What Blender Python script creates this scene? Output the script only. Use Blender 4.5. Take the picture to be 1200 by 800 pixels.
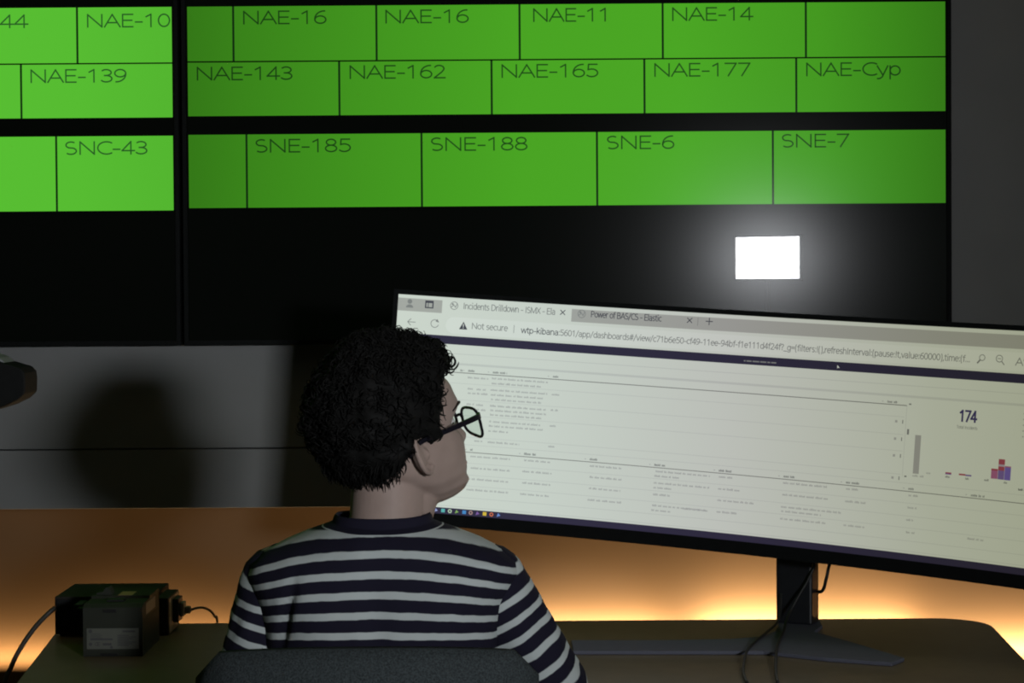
import bpy, bmesh, math, random
import numpy as np
from mathutils import Matrix, Vector, noise

random.seed(7)
for _o in list(bpy.data.objects):
    bpy.data.objects.remove(_o)
SC = bpy.context.scene
COL = SC.collection
PI = math.pi

# ------------------------------------------------------------------ camera, world, lights, exposure
cam_data = bpy.data.cameras.new('camera')
cam_data.lens = 72.0
cam_data.sensor_width = 36.0
cam_data.clip_start = 0.05
camera = bpy.data.objects.new('camera', cam_data)
COL.objects.link(camera)
camera.matrix_world = Matrix.Translation((0, 0, 1.32)) @ Matrix.Rotation(PI / 2 - math.radians(1.3126), 4, 'X') @ Matrix.Rotation(math.radians(-0.4), 4, 'Z')
SC.camera = camera

SC.view_settings.view_transform = 'Standard'
SC.view_settings.look = 'None'
SC.view_settings.exposure = 0.0
SC.view_settings.gamma = 1.0
SC.view_settings.use_curve_mapping = False
SC.cycles.use_denoising = True
SC.cycles.filter_width = 2.0
SC.cycles.sample_clamp_indirect = 4.0

world = bpy.data.worlds.new('room_air')
world.use_nodes = True
world.node_tree.nodes['Background'].inputs[0].default_value = (0.62, 0.66, 0.52, 1)
world.node_tree.nodes['Background'].inputs[1].default_value = 0.006
SC.world = world

PANEL_WATTS = 6.6
WARM_GAIN = 2.9
WARM = (1.0, 0.64, 0.29)
WARM_PALE = (1.0, 0.70, 0.37)


def area(name, loc, aim, sx, sy, power, color, spread=PI):
    d = bpy.data.lights.new(name, 'AREA')
    d.shape = 'RECTANGLE'
    d.size, d.size_y, d.energy, d.color = sx, sy, power, color
    d.spread = spread
    o = bpy.data.objects.new(name, d)
    COL.objects.link(o)
    o.location = loc
    o.rotation_euler = (Vector(aim) - Vector(loc)).to_track_quat('-Z', 'Y').to_euler()
    return o


# warm strip lights tucked behind the desk, in the recess under the grey wall panels
for _x, _w, _p, _z in ((-1.25, 0.5, 0.55, 0.50), (-0.78, 0.4, 0.55, 0.525), (-0.30, 0.4, 0.75, 0.54), (0.16, 0.30, 1.1, 0.54), (0.36, 0.14, 0.30, 0.535), (0.53, 0.20, 1.25, 0.545), (0.76, 0.26, 1.35, 0.54), (1.15, 0.5, 1.9, 0.50)):
    area('warm_strip_light', (_x, 4.568, _z), (_x, 4.600, _z + 0.045), _w, 0.02, _p * WARM_GAIN, WARM if _x < 0 else WARM_PALE)
area('warm_strip_light', (0.0, 4.555, 0.850), (0.0, 4.575, 0.70), 2.8, 0.012, 0.035 * WARM_GAIN, WARM)
# the photographer's LED panel (its housing and stand are built below); the lens sheet narrows its beam
PANEL = Vector((1.158, -0.427, 1.478))
PANEL_TURN = math.radians(22)
_pl = area('video_light_beam', PANEL + Vector((-0.0003 * math.sin(PANEL_TURN), 0.0003 * math.cos(PANEL_TURN), 0)), PANEL + Vector((-math.sin(PANEL_TURN), math.cos(PANEL_TURN), 0)), 0.292, 0.185, PANEL_WATTS, (0.93, 0.96, 1.0), math.radians(58))


# ------------------------------------------------------------------ materials
def mat(name, col, rough=0.6, metal=0.0, spec=0.5, var=0.12, scale=60.0, bump=0.0, bscale=300.0, alpha=None):
    m = bpy.data.materials.new(name)
    m.use_nodes = True
    nt = m.node_tree
    b = nt.nodes['Principled BSDF']
    b.inputs['Roughness'].default_value = rough
    b.inputs['Metallic'].default_value = metal
    b.inputs['Specular IOR Level'].default_value = spec
    tc = nt.nodes.new('ShaderNodeTexCoord')
    n = nt.nodes.new('ShaderNodeTexNoise')
    n.inputs['Scale'].default_value = scale
    n.inputs['Detail'].default_value = 3
    nt.links.new(tc.outputs['Object'], n.inputs['Vector'])
    r = nt.nodes.new('ShaderNodeValToRGB')
    r.color_ramp.elements[0].position = 0.3
    r.color_ramp.elements[1].position = 0.7
    r.color_ramp.elements[0].color = tuple(c * (1 - var) for c in col) + (1,)
    r.color_ramp.elements[1].color = tuple(min(1, c * (1 + var)) for c in col) + (1,)
    nt.links.new(n.outputs['Fac'], r.inputs['Fac'])
    nt.links.new(r.outputs['Color'], b.inputs['Base Color'])
    if bump:
        n2 = nt.nodes.new('ShaderNodeTexNoise')
        n2.inputs['Scale'].default_value = bscale
        nt.links.new(tc.outputs['Object'], n2.inputs['Vector'])
        bp = nt.nodes.new('ShaderNodeBump')
        bp.inputs['Strength'].default_value = bump
        bp.inputs['Distance'].default_value = 0.002
        nt.links.new(n2.outputs['Fac'], bp.inputs['Height'])
        nt.links.new(bp.outputs['Normal'], b.inputs['Normal'])
    return m


def screen_mat(name, col, strength=1.0, ramp=None, rough=0.3, spec=0.3, coat=0.0):
    """A lit pixel colour. ramp = [(x, gain)...]: brightness and tint change painted into the emission across the width (object X)."""
    m = bpy.data.materials.new(name)
    m.use_nodes = True
    nt = m.node_tree
    b = nt.nodes['Principled BSDF']
    b.inputs['Base Color'].default_value = (0.004, 0.004, 0.004, 1)
    b.inputs['Roughness'].default_value = rough
    b.inputs['Specular IOR Level'].default_value = spec
    b.inputs['Coat Weight'].default_value = coat
    b.inputs['Coat Roughness'].default_value = 0.004
    b.inputs['Emission Color'].default_value = col + (1,)
    b.inputs['Emission Strength'].default_value = strength
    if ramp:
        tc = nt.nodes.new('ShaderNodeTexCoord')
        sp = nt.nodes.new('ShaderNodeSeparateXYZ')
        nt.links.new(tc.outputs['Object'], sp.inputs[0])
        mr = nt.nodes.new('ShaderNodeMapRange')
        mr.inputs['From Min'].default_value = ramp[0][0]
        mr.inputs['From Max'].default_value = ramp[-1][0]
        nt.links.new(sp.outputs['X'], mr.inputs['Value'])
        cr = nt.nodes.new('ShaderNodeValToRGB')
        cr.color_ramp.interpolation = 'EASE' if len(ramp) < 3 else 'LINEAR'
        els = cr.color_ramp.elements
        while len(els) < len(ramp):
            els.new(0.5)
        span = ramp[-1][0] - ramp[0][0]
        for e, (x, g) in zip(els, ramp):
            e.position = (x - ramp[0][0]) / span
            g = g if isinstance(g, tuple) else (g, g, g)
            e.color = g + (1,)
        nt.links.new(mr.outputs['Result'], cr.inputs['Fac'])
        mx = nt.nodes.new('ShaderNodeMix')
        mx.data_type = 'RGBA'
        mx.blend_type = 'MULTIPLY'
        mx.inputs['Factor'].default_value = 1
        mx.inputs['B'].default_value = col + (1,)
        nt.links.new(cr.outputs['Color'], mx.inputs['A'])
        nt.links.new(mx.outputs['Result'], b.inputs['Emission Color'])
    return m


M = {}
M['wall_grey'] = mat('wall_grey', (0.225, 0.23, 0.225), 0.85, var=0.03, scale=8, bump=0.05)
M['wall_dark'] = mat('wall_dark', (0.06, 0.06, 0.058), 0.9, var=0.05, scale=5)
M['wall_side'] = mat('wall_side_paint', (0.42, 0.42, 0.38), 0.9, var=0.03, scale=5)
M['recess'] = mat('recess_paint', (0.100, 0.058, 0.026), 0.8, var=0.03, scale=6)
M['carpet'] = mat('carpet', (0.05, 0.052, 0.055), 0.95, var=0.3, scale=200, bump=0.3)
M['ceiling'] = mat('ceiling_paint', (0.6, 0.6, 0.56), 0.9, var=0.03, scale=4)
M['desk'] = mat('desk_laminate', (0.175, 0.135, 0.082), 0.34, spec=0.30, var=0.08, scale=40, bump=0.04, bscale=900)
M['desk_edge'] = mat('desk_edge', (0.05, 0.045, 0.04), 0.5)
M['black'] = mat('black_plastic', (0.012, 0.012, 0.012), 0.45, spec=0.3)
M['black_matte'] = mat('black_matte_plastic', (0.010, 0.011, 0.011), 0.7, spec=0.2)
M['black_gloss'] = mat('black_gloss_plastic', (0.012, 0.013, 0.016), 0.3, spec=0.5)
M['stand'] = mat('stand_metal', (0.012, 0.013, 0.016), 0.38, spec=0.5)
M['grey_steel'] = mat('grey_steel', (0.16, 0.16, 0.15), 0.45, metal=0.6)
M['chrome'] = mat('chrome', (0.6, 0.6, 0.6), 0.2, metal=1.0)
M['grey_plastic'] = mat('grey_plastic', (0.026, 0.029, 0.021), 0.7, spec=0.2, var=0.05)
M['label_paper'] = mat('label_paper', (0.095, 0.10, 0.08), 0.6, var=0.03)
M['label_ink'] = mat('label_ink', (0.05, 0.05, 0.05), 0.6)
M['tag_yellow'] = mat('tag_yellow', (0.42, 0.30, 0.12), 0.6)
M['case_black'] = mat('case_black', (0.022, 0.020, 0.016), 0.6, spec=0.12, bump=0.1)
M['brick_grey'] = mat('adapter_grey', (0.20, 0.17, 0.12), 0.5)
M['cable'] = mat('cable_rubber', (0.014, 0.013, 0.012), 0.55)
M['cable_grey'] = mat('cable_grey', (0.045, 0.038, 0.03), 0.5)
M['skin'] = mat('skin', (0.38, 0.285, 0.245), 0.55, spec=0.25, var=0.06, scale=35, bump=0.06, bscale=400)
M['hair'] = mat('hair', (0.0055, 0.0054, 0.005), 0.7, spec=0.14, var=0.4, scale=90)
M['brow'] = mat('eyebrow_hair', (0.02, 0.014, 0.010), 0.7)
M['lip'] = mat('lip_skin', (0.40, 0.17, 0.15), 0.5)
M['eye_white'] = mat('eye_white', (0.75, 0.74, 0.72), 0.2)
M['iris'] = mat('iris', (0.05, 0.025, 0.012), 0.2)
M['glasses'] = mat('glasses_acetate', (0.010, 0.009, 0.014), 0.25, spec=0.5)
M['trousers'] = mat('trouser_denim', (0.02, 0.022, 0.035), 0.9, var=0.2, scale=150)
M['shoe'] = mat('shoe_leather', (0.02, 0.02, 0.02), 0.5)
M['chair_fabric'] = mat('chair_fabric', (0.050, 0.060, 0.063), 0.95, spec=0.1, var=0.45, scale=420, bump=0.5, bscale=420)
M['bezel'] = mat('bezel_black', (0.005, 0.006, 0.006), 0.7, spec=0.12)
M['shell'] = mat('shell_plastic', (0.02, 0.021, 0.024), 0.5)
M['base_grey'] = mat('base_satin_grey', (0.115, 0.12, 0.155), 0.65, spec=0.15, var=0.04)
M['rim'] = mat('pale_rim', (0.36, 0.38, 0.40), 0.35)


def glass_mat():
    m = bpy.data.materials.new('lens_glass')
    m.use_nodes = True
    nt = m.node_tree
    for n in list(nt.nodes):
        if n.type != 'OUTPUT_MATERIAL':
            nt.nodes.remove(n)
    out = [n for n in nt.nodes][0]
    t = nt.nodes.new('ShaderNodeBsdfTransparent')
    t.inputs[0].default_value = (0.93, 0.97, 0.94, 1)
    g = nt.nodes.new('ShaderNodeBsdfGlossy')
    g.inputs['Roughness'].default_value = 0.03
    mx = nt.nodes.new('ShaderNodeMixShader')
    mx.inputs[0].default_value = 0.05
    nt.links.new(t.outputs[0], mx.inputs[1])
    nt.links.new(g.outputs[0], mx.inputs[2])
    nt.links.new(mx.outputs[0], out.inputs[0])
    return m


M['lens'] = glass_mat()


def emit_mat(name, col, strength):
    m = bpy.data.materials.new(name)
    m.use_nodes = True
    b = m.node_tree.nodes['Principled BSDF']
    b.inputs['Base Color'].default_value = (0.8, 0.8, 0.8, 1)
    b.inputs['Emission Color'].default_value = col + (1,)
    b.inputs['Emission Strength'].default_value = strength
    return m


M['led'] = emit_mat('led_diffuser', (0.93, 0.96, 1.0), 4.0)


def shirt_mat():
    m = bpy.data.materials.new('striped_jersey')
    m.use_nodes = True
    nt = m.node_tree
    b = nt.nodes['Principled BSDF']
    b.inputs['Roughness'].default_value = 0.9
    b.inputs['Specular IOR Level'].default_value = 0.15
    at = nt.nodes.new('ShaderNodeAttribute')
    at.attribute_name = 'stripe'
    tc = nt.nodes.new('ShaderNodeTexCoord')
    nz = nt.nodes.new('ShaderNodeTexNoise')
    nz.inputs['Scale'].default_value = 45
    nt.links.new(tc.outputs['Object'], nz.inputs['Vector'])
    ma = nt.nodes.new('ShaderNodeMath')
    ma.operation = 'MULTIPLY_ADD'
    ma.inputs[1].default_value = 0.10
    ma.inputs[2].default_value = -0.05
    nt.links.new(nz.outputs['Fac'], ma.inputs[0])
    ad = nt.nodes.new('ShaderNodeMath')
    ad.operation = 'ADD'
    nt.links.new(at.outputs['Fac'], ad.inputs[0])
    nt.links.new(ma.outputs[0], ad.inputs[1])
    fr = nt.nodes.new('ShaderNodeMath')
    fr.operation = 'FRACT'
    nt.links.new(ad.outputs[0], fr.inputs[0])
    cr = nt.nodes.new('ShaderNodeValToRGB')
    navy, white = (0.014, 0.013, 0.026, 1), (0.53, 0.58, 0.57, 1)
    els = cr.color_ramp.elements
    els[0].position, els[0].color = 0.0, navy
    els[1].position, els[1].color = 0.045, white
    for p, c in ((0.37, white), (0.42, navy)):
        e = els.new(p)
        e.color = c
    nt.links.new(fr.outputs[0], cr.inputs['Fac'])
    nt.links.new(cr.outputs['Color'], b.inputs['Base Color'])
    n2 = nt.nodes.new('ShaderNodeTexNoise')
    n2.inputs['Scale'].default_value = 25
    nt.links.new(tc.outputs['Object'], n2.inputs['Vector'])
    bp = nt.nodes.new('ShaderNodeBump')
    bp.inputs['Strength'].default_value = 0.35
    bp.inputs['Distance'].default_value = 0.006
    nt.links.new(n2.outputs['Fac'], bp.inputs['Height'])
    nt.links.new(bp.outputs['Normal'], b.inputs['Normal'])
    return m


M['shirt'] = shirt_mat()


# ------------------------------------------------------------------ object helpers
def thing(name, label, cat, loc=(0, 0, 0), rotz=0.0, group=None):
    o = bpy.data.objects.new(name, None)
    o.empty_display_size = 0.05
    COL.objects.link(o)
    o.location = loc
    o.rotation_euler = (0, 0, rotz)
    o['label'], o['category'] = label, cat
    if group:
        o['group'] = group
    return o


def chain_matrix(o):
    m = Matrix.Translation(o.location) @ o.rotation_euler.to_matrix().to_4x4()
    return chain_matrix(o.parent) @ m if o.parent else m


def put(name, verts, faces, mats, parent=None, smooth=False, idx=None, label=None, sharp=None):
    """Link one mesh object; vertices are given in world space, also for children."""
    if not isinstance(mats, (list, tuple)):
        mats = [mats]
    me = bpy.data.meshes.new(name)
    vs = [Vector(v) for v in verts]
    if parent is not None:
        inv = chain_matrix(parent).inverted()
        vs = [inv @ v for v in vs]
    me.from_pydata([tuple(v) for v in vs], [], faces)
    for m in mats:
        me.materials.append(m)
    if idx is not None:
        me.polygons.foreach_set('material_index', idx)
    if smooth:
        me.polygons.foreach_set('use_smooth', [True] * len(me.polygons))
    me.update()
    o = bpy.data.objects.new(name, me)
    COL.objects.link(o)
    if parent is not None:
        o.parent = parent
    if label:
        o['label'] = label
    if sharp is not None:
        md = o.modifiers.new('edge_split', 'EDGE_SPLIT')
        md.split_angle = math.radians(sharp)
    return o


def tag(o, label, cat, group=None):
    o['label'], o['category'] = label, cat
    if group:
        o['group'] = group
    return o


def struct(o):
    o['kind'] = 'structure'
    return o


class MB:
    """Collects shapes; every shape is closed."""

    def __init__(self):
        self.v, self.f, self.i = [], [], []

    def add(self, vs, fs, mi=0):
        k = len(self.v)
        self.v += [tuple(v) for v in vs]
        self.f += [tuple(k + j for j in f) for f in fs]
        self.i += [mi] * len(fs)
        return self

    def bm(self, bm, mi=0, mtx=None):
        bm.verts.index_update()
        vs = [(mtx @ v.co) if mtx else v.co.copy() for v in bm.verts]
        fs = [[v.index for v in f.verts] for f in bm.faces]
        bm.free()
        return self.add(vs, fs, mi)

    def box(self, lo, hi, bev=0.0, mi=0, mtx=None, seg=2):
        b = bmesh.new()
        c = [(lo[k] + hi[k]) / 2 for k in range(3)]
        s = [abs(hi[k] - lo[k]) for k in range(3)]
        bmesh.ops.create_cube(b, size=1)
        for v in b.verts:
            v.co = Vector([c[k] + v.co[k] * s[k] for k in range(3)])
        if bev:
            bmesh.ops.bevel(b, geom=b.edges[:], offset=bev, segments=seg, affect='EDGES', profile=0.5)
        return self.bm(b, mi, mtx)

    def cyl(self, a, b_, r, r2=None, seg=20, bev=0.0, mi=0, mtx=None):
        a, b_ = Vector(a), Vector(b_)
        r2 = r if r2 is None else r2
        d = b_ - a
        bm = bmesh.new()
        bmesh.ops.create_cone(bm, cap_ends=True, segments=seg, radius1=r, radius2=r2, depth=d.length)
        if bev:
            es = [e for e in bm.edges if abs(e.verts[0].co.z - e.verts[1].co.z) < 1e-6]
            bmesh.ops.bevel(bm, geom=es, offset=bev, segments=2, affect='EDGES', profile=0.5)
        q = Matrix.Translation((a + b_) / 2) @ d.to_track_quat('Z', 'Y').to_matrix().to_4x4()
        return self.bm(bm, mi, (mtx @ q) if mtx else q)

    def ball(self, c, r, seg=16, mi=0, mtx=None):
        bm = bmesh.new()
        bmesh.ops.create_uvsphere(bm, u_segments=seg, v_segments=max(6, seg // 2), radius=1)
        r = (r, r, r) if not isinstance(r, (tuple, list)) else r
        q = Matrix.Translation(c) @ Matrix.Diagonal((r[0], r[1], r[2], 1))
        return self.bm(bm, mi, (mtx @ q) if mtx else q)

    def prism(self, pts, z0, z1, mi=0, mtx=None, bev=0.0, axis='Z'):
        """Extrude a counter-clockwise outline. axis 'Y': outline is (x, z), extruded along y."""
        bm = bmesh.new()
        if axis == 'Z':
            vs = [bm.verts.new((p[0], p[1], z0)) for p in pts]
        else:
            vs = [bm.verts.new((p[0], z0, p[1])) for p in pts]
        f = bm.faces.new(vs)
        r = bmesh.ops.extrude_face_region(bm, geom=[f])
        nv = [g for g in r['geom'] if isinstance(g, bmesh.types.BMVert)]
        bmesh.ops.translate(bm, verts=nv, vec=(0, 0, z1 - z0) if axis == 'Z' else (0, z1 - z0, 0))
        bmesh.ops.recalc_face_normals(bm, faces=bm.faces[:])
        if bev:
            es = [e for e in bm.edges if len(e.link_faces) == 2 and e.calc_face_angle() > 0.6]
            bmesh.ops.bevel(bm, geom=es, offset=bev, segments=2, affect='EDGES', profile=0.5)
        return self.bm(bm, mi, mtx)

    def tube(self, pts, r, seg=8, mi=0, smooth=6):
        pts = [Vector(p) for p in pts]
        if smooth and len(pts) > 2:
            pts = catmull(pts, smooth)
        n = len(pts)
        rr = r if isinstance(r, (list, tuple)) else None
        vs, fs = [], []
        up = Vector((0.13, 0.31, 0.94))
        for i, p in enumerate(pts):
            t = (pts[min(i + 1, n - 1)] - pts[max(i - 1, 0)]).normalized()
            a = t.cross(up)
            if a.length < 0.05:
                a = t.cross(Vector((1, 0, 0)))
            a.normalize()
            b = t.cross(a)
            up = a.cross(t)
            if rr:
                u = i / (n - 1) * (len(rr) - 1)
                k = min(int(u), len(rr) - 2)
                ri = rr[k] + (rr[k + 1] - rr[k]) * (u - k)
            else:
                ri = r
            for j in range(seg):
                an = 2 * PI * j / seg
                vs.append(p + a * (ri * math.cos(an)) + b * (ri * math.sin(an)))
        for i in range(n - 1):
            for j in range(seg):
                k = (j + 1) % seg
                fs.append((i * seg + j, i * seg + k, (i + 1) * seg + k, (i + 1) * seg + j))
        fs.append(tuple(range(seg - 1, -1, -1)))
        fs.append(tuple(range((n - 1) * seg, n * seg)))
        return self.add(vs, fs, mi)

    def loft(self, rings, mi=0, cap=True):
        n = len(rings[0])
        vs = [p for r in rings for p in r]
        fs = []
        for i in range(len(rings) - 1):
            for j in range(n):
                k = (j + 1) % n
                fs.append((i * n + j, i * n + k, (i + 1) * n + k, (i + 1) * n + j))
        if cap:
            fs.append(tuple(range(n - 1, -1, -1)))
            fs.append(tuple(range((len(rings) - 1) * n, len(rings) * n)))
        return self.add(vs, fs, mi)

    def build(self, name, mats, parent=None, smooth=False, label=None, sharp=None):
        idx = self.i if isinstance(mats, (list, tuple)) and len(mats) > 1 else None
        return put(name, self.v, self.f, mats, parent, smooth, idx, label, sharp)


def catmull(pts, k):
    out = []
    n = len(pts)
    for i in range(n - 1):
        p0, p1, p2, p3 = pts[max(i - 1, 0)], pts[i], pts[i + 1], pts[min(i + 2, n - 1)]
        for j in range(k):
            t = j / k
            out.append(0.5 * ((2 * p1) + (p2 - p0) * t + (2 * p0 - 5 * p1 + 4 * p2 - p3) * t * t + (3 * p1 - p0 - 3 * p2 + p3) * t ** 3))
    out.append(pts[-1])
    return out

# ------------------------------------------------------------------ lettering drawn with strokes (a plain humanist sans)
def A(cx, cy, rx, ry, a0, a1, n=10):
    return [(cx + rx * math.cos(math.radians(a0 + (a1 - a0) * k / n)), cy + ry * math.sin(math.radians(a0 + (a1 - a0) * k / n))) for k in range(n + 1)]


X = 0.74
BOWL = A(0.29, X / 2, 0.25, X / 2, 0, 360, 16)
GLYPH = {
    'A': (0.74, [[(0.02, 0), (0.37, 1), (0.72, 0)], [(0.14, 0.34), (0.60, 0.34)]]),
    'B': (0.70, [[(0.1, 0), (0.1, 1), (0.34, 1)] + A(0.34, 0.77, 0.22, 0.23, 90, -90) + [(0.1, 0.54)], [(0.34, 0.54)] + A(0.36, 0.27, 0.26, 0.27, 90, -90) + [(0.1, 0)]]),
    'C': (0.70, [A(0.46, 0.5, 0.40, 0.5, 55, 305, 16)]),
    'D': (0.80, [[(0.1, 0), (0.1, 1), (0.28, 1)] + A(0.28, 0.5, 0.44, 0.5, 90, -90, 14) + [(0.1, 0)]]),
    'E': (0.62, [[(0.56, 1), (0.1, 1), (0.1, 0), (0.56, 0)], [(0.1, 0.52), (0.52, 0.52)]]),
    'I': (0.30, [[(0.15, 0), (0.15, 1)]]),
    'M': (1.0, [[(0.1, 0), (0.1, 1), (0.5, 0.05), (0.9, 1), (0.9, 0)]]),
    'N': (0.84, [[(0.1, 0), (0.1, 1), (0.74, 0), (0.74, 1)]]),
    'P': (0.66, [[(0.1, 0), (0.1, 1), (0.32, 1)] + A(0.32, 0.73, 0.26, 0.27, 90, -90) + [(0.1, 0.46)]]),
    'S': (0.62, [A(0.31, 0.75, 0.23, 0.25, 55, 240, 9) + A(0.30, 0.26, 0.25, 0.26, 70, -130, 10)]),
    'T': (0.62, [[(0.0, 1), (0.62, 1)], [(0.31, 1), (0.31, 0)]]),
    'X': (0.66, [[(0.04, 0), (0.62, 1)], [(0.04, 1), (0.62, 0)]]),
    'a': (0.58, [A(0.27, X - 0.22, 0.2, 0.22, 145, 0, 8) + [(0.47, 0)], [(0.47, 0.42), (0.28, 0.42)] + A(0.25, 0.21, 0.19, 0.21, 90, 270, 8) + [(0.32, 0.01), (0.47, 0.16)]]),
    'b': (0.64, [[(0.09, 1.06), (0.09, 0)], A(0.32, X / 2, 0.23, X / 2, 180, -180, 16)]),
    'c': (0.50, [A(0.31, X / 2, 0.25, X / 2, 55, 305, 12)]),
    'd': (0.64, [[(0.55, 1.06), (0.55, 0)], A(0.32, X / 2, 0.23, X / 2, 0, 360, 16)]),
    'e': (0.58, [[(0.06, 0.40), (0.53, 0.40)] + A(0.30, X / 2, 0.24, X / 2, 5, 310, 14)]),
    'f': (0.36, [A(0.33, 0.86, 0.16, 0.2, 80, 180, 6) + [(0.17, 0)], [(0.02, X), (0.34, X)]]),
    'g': (0.62, [A(0.30, X / 2, 0.23, X / 2, 0, 360, 16), [(0.53, X), (0.53, -0.08)] + A(0.30, -0.08, 0.23, 0.22, 0, -140, 8)]),
    'h': (0.62, [[(0.09, 1.06), (0.09, 0)], [(0.09, 0.42)] + A(0.31, 0.46, 0.21, 0.28, 160, 0, 8) + [(0.52, 0)]]),
    'i': (0.26, [[(0.13, 0), (0.13, 0.68)], [(0.13, 0.97), (0.13, 1.08)]]),
    'k': (0.54, [[(0.09, 1.06), (0.09, 0)], [(0.48, X), (0.10, 0.34)], [(0.22, 0.44), (0.50, 0)]]),
    'l': (0.26, [[(0.13, 0), (0.13, 1.06)]]),
    'm': (0.94, [[(0.09, X), (0.09, 0)], [(0.09, 0.42)] + A(0.28, 0.48, 0.19, 0.26, 160, 0, 8) + [(0.47, 0)], [(0.47, 0.42)] + A(0.66, 0.48, 0.19, 0.26, 160, 0, 8) + [(0.85, 0)]]),
    'n': (0.62, [[(0.09, X), (0.09, 0)], [(0.09, 0.42)] + A(0.31, 0.46, 0.21, 0.28, 160, 0, 8) + [(0.52, 0)]]),
    'o': (0.62, [A(0.31, X / 2, 0.26, X / 2, 0, 360, 16)]),
    'p': (0.64, [[(0.09, X), (0.09, -0.3)], A(0.32, X / 2, 0.23, X / 2, 180, -180, 16)]),
    'r': (0.40, [[(0.09, X), (0.09, 0)], [(0.09, 0.40)] + A(0.32, 0.44, 0.22, 0.29, 165, 80, 6)]),
    's': (0.48, [A(0.25, X * 0.75, 0.17, X * 0.25, 50, 240, 8) + A(0.23, X * 0.26, 0.19, X * 0.26, 70, -130, 8)]),
    't': (0.38, [[(0.16, 0.96), (0.16, 0.18)] + A(0.30, 0.18, 0.14, 0.18, 180, 280, 6), [(0.02, X), (0.34, X)]]),
    'u': (0.62, [[(0.09, X), (0.09, 0.28)] + A(0.30, 0.28, 0.21, 0.28, 180, 350, 8), [(0.53, X), (0.53, 0)]]),
    'v': (0.52, [[(0.02, X), (0.26, 0), (0.50, X)]]),
    'w': (0.80, [[(0.02, X), (0.20, 0), (0.40, X), (0.60, 0), (0.78, X)]]),
    'y': (0.52, [[(0.02, X), (0.27, 0.02)], [(0.50, X), (0.24, -0.16), (0.14, -0.27), (0.03, -0.28)]]),
    '0': (0.62, [A(0.31, 0.5, 0.25, 0.5, 0, 360, 18)]),
    '1': (0.62, [[(0.12, 0.80), (0.34, 1), (0.34, 0)]]),
    '2': (0.62, [A(0.29, 0.74, 0.22, 0.26, 150, -20, 9) + [(0.42, 0.48), (0.07, 0), (0.56, 0)]]),
    '3': (0.62, [A(0.28, 0.76, 0.23, 0.24, 140, -90, 9), [(0.20, 0.52), (0.28, 0.52)] + A(0.28, 0.26, 0.26, 0.26, 90, -145, 10)]),
    '4': (0.62, [[(0.44, 0), (0.44, 1), (0.04, 0.27), (0.60, 0.27)]]),
    '5': (0.62, [[(0.52, 1), (0.14, 1), (0.12, 0.57)] + A(0.28, 0.31, 0.27, 0.31, 115, -140, 11)]),
    '6': (0.62, [A(0.32, 0.30, 0.25, 0.30, 180, -180, 16), A(0.50, 0.36, 0.43, 0.64, 185, 88, 9)]),
    '7': (0.62, [[(0.06, 1), (0.56, 1), (0.20, 0)]]),
    '8': (0.62, [A(0.31, 0.76, 0.21, 0.24, -90, 270, 16), A(0.31, 0.26, 0.25, 0.26, 90, 450, 16)]),
    '9': (0.62, [A(0.30, 0.70, 0.25, 0.30, 0, 360, 16), A(0.12, 0.64, 0.43, 0.64, 5, -92, 9)]),
    '-': (0.42, [[(0.06, 0.38), (0.36, 0.38)]]), '_': (0.48, [[(0, -0.16), (0.48, -0.16)]]), '=': (0.62, [[(0.07, 0.38), (0.55, 0.38)], [(0.07, 0.62), (0.55, 0.62)]]),
    '/': (0.44, [[(0.02, -0.12), (0.40, 1.05)]]), '.': (0.26, [[(0.13, 0), (0.13, 0.11)]]), ':': (0.26, [[(0.13, 0), (0.13, 0.11)], [(0.13, 0.6), (0.13, 0.71)]]),
    ',': (0.26, [[(0.16, 0.11), (0.08, -0.15)]]), '!': (0.28, [[(0.14, 1), (0.14, 0.3)], [(0.14, 0), (0.14, 0.11)]]), '?': (0.48, [A(0.23, 0.79, 0.19, 0.21, 160, -60, 9) + [(0.22, 0.45), (0.22, 0.3)], [(0.22, 0), (0.22, 0.11)]]),
    '(': (0.34, [A(0.50, 0.4, 0.42, 1.02, 140, 220, 8)]), ')': (0.34, [A(-0.16, 0.4, 0.42, 1.02, 40, -40, 8)]), '#': (0.66, [[(0.16, 0), (0.28, 1)], [(0.38, 0), (0.50, 1)], [(0.05, 0.33), (0.56, 0.33)], [(0.1, 0.67), (0.61, 0.67)]]),
    ' ': (0.30, []),
}


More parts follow.
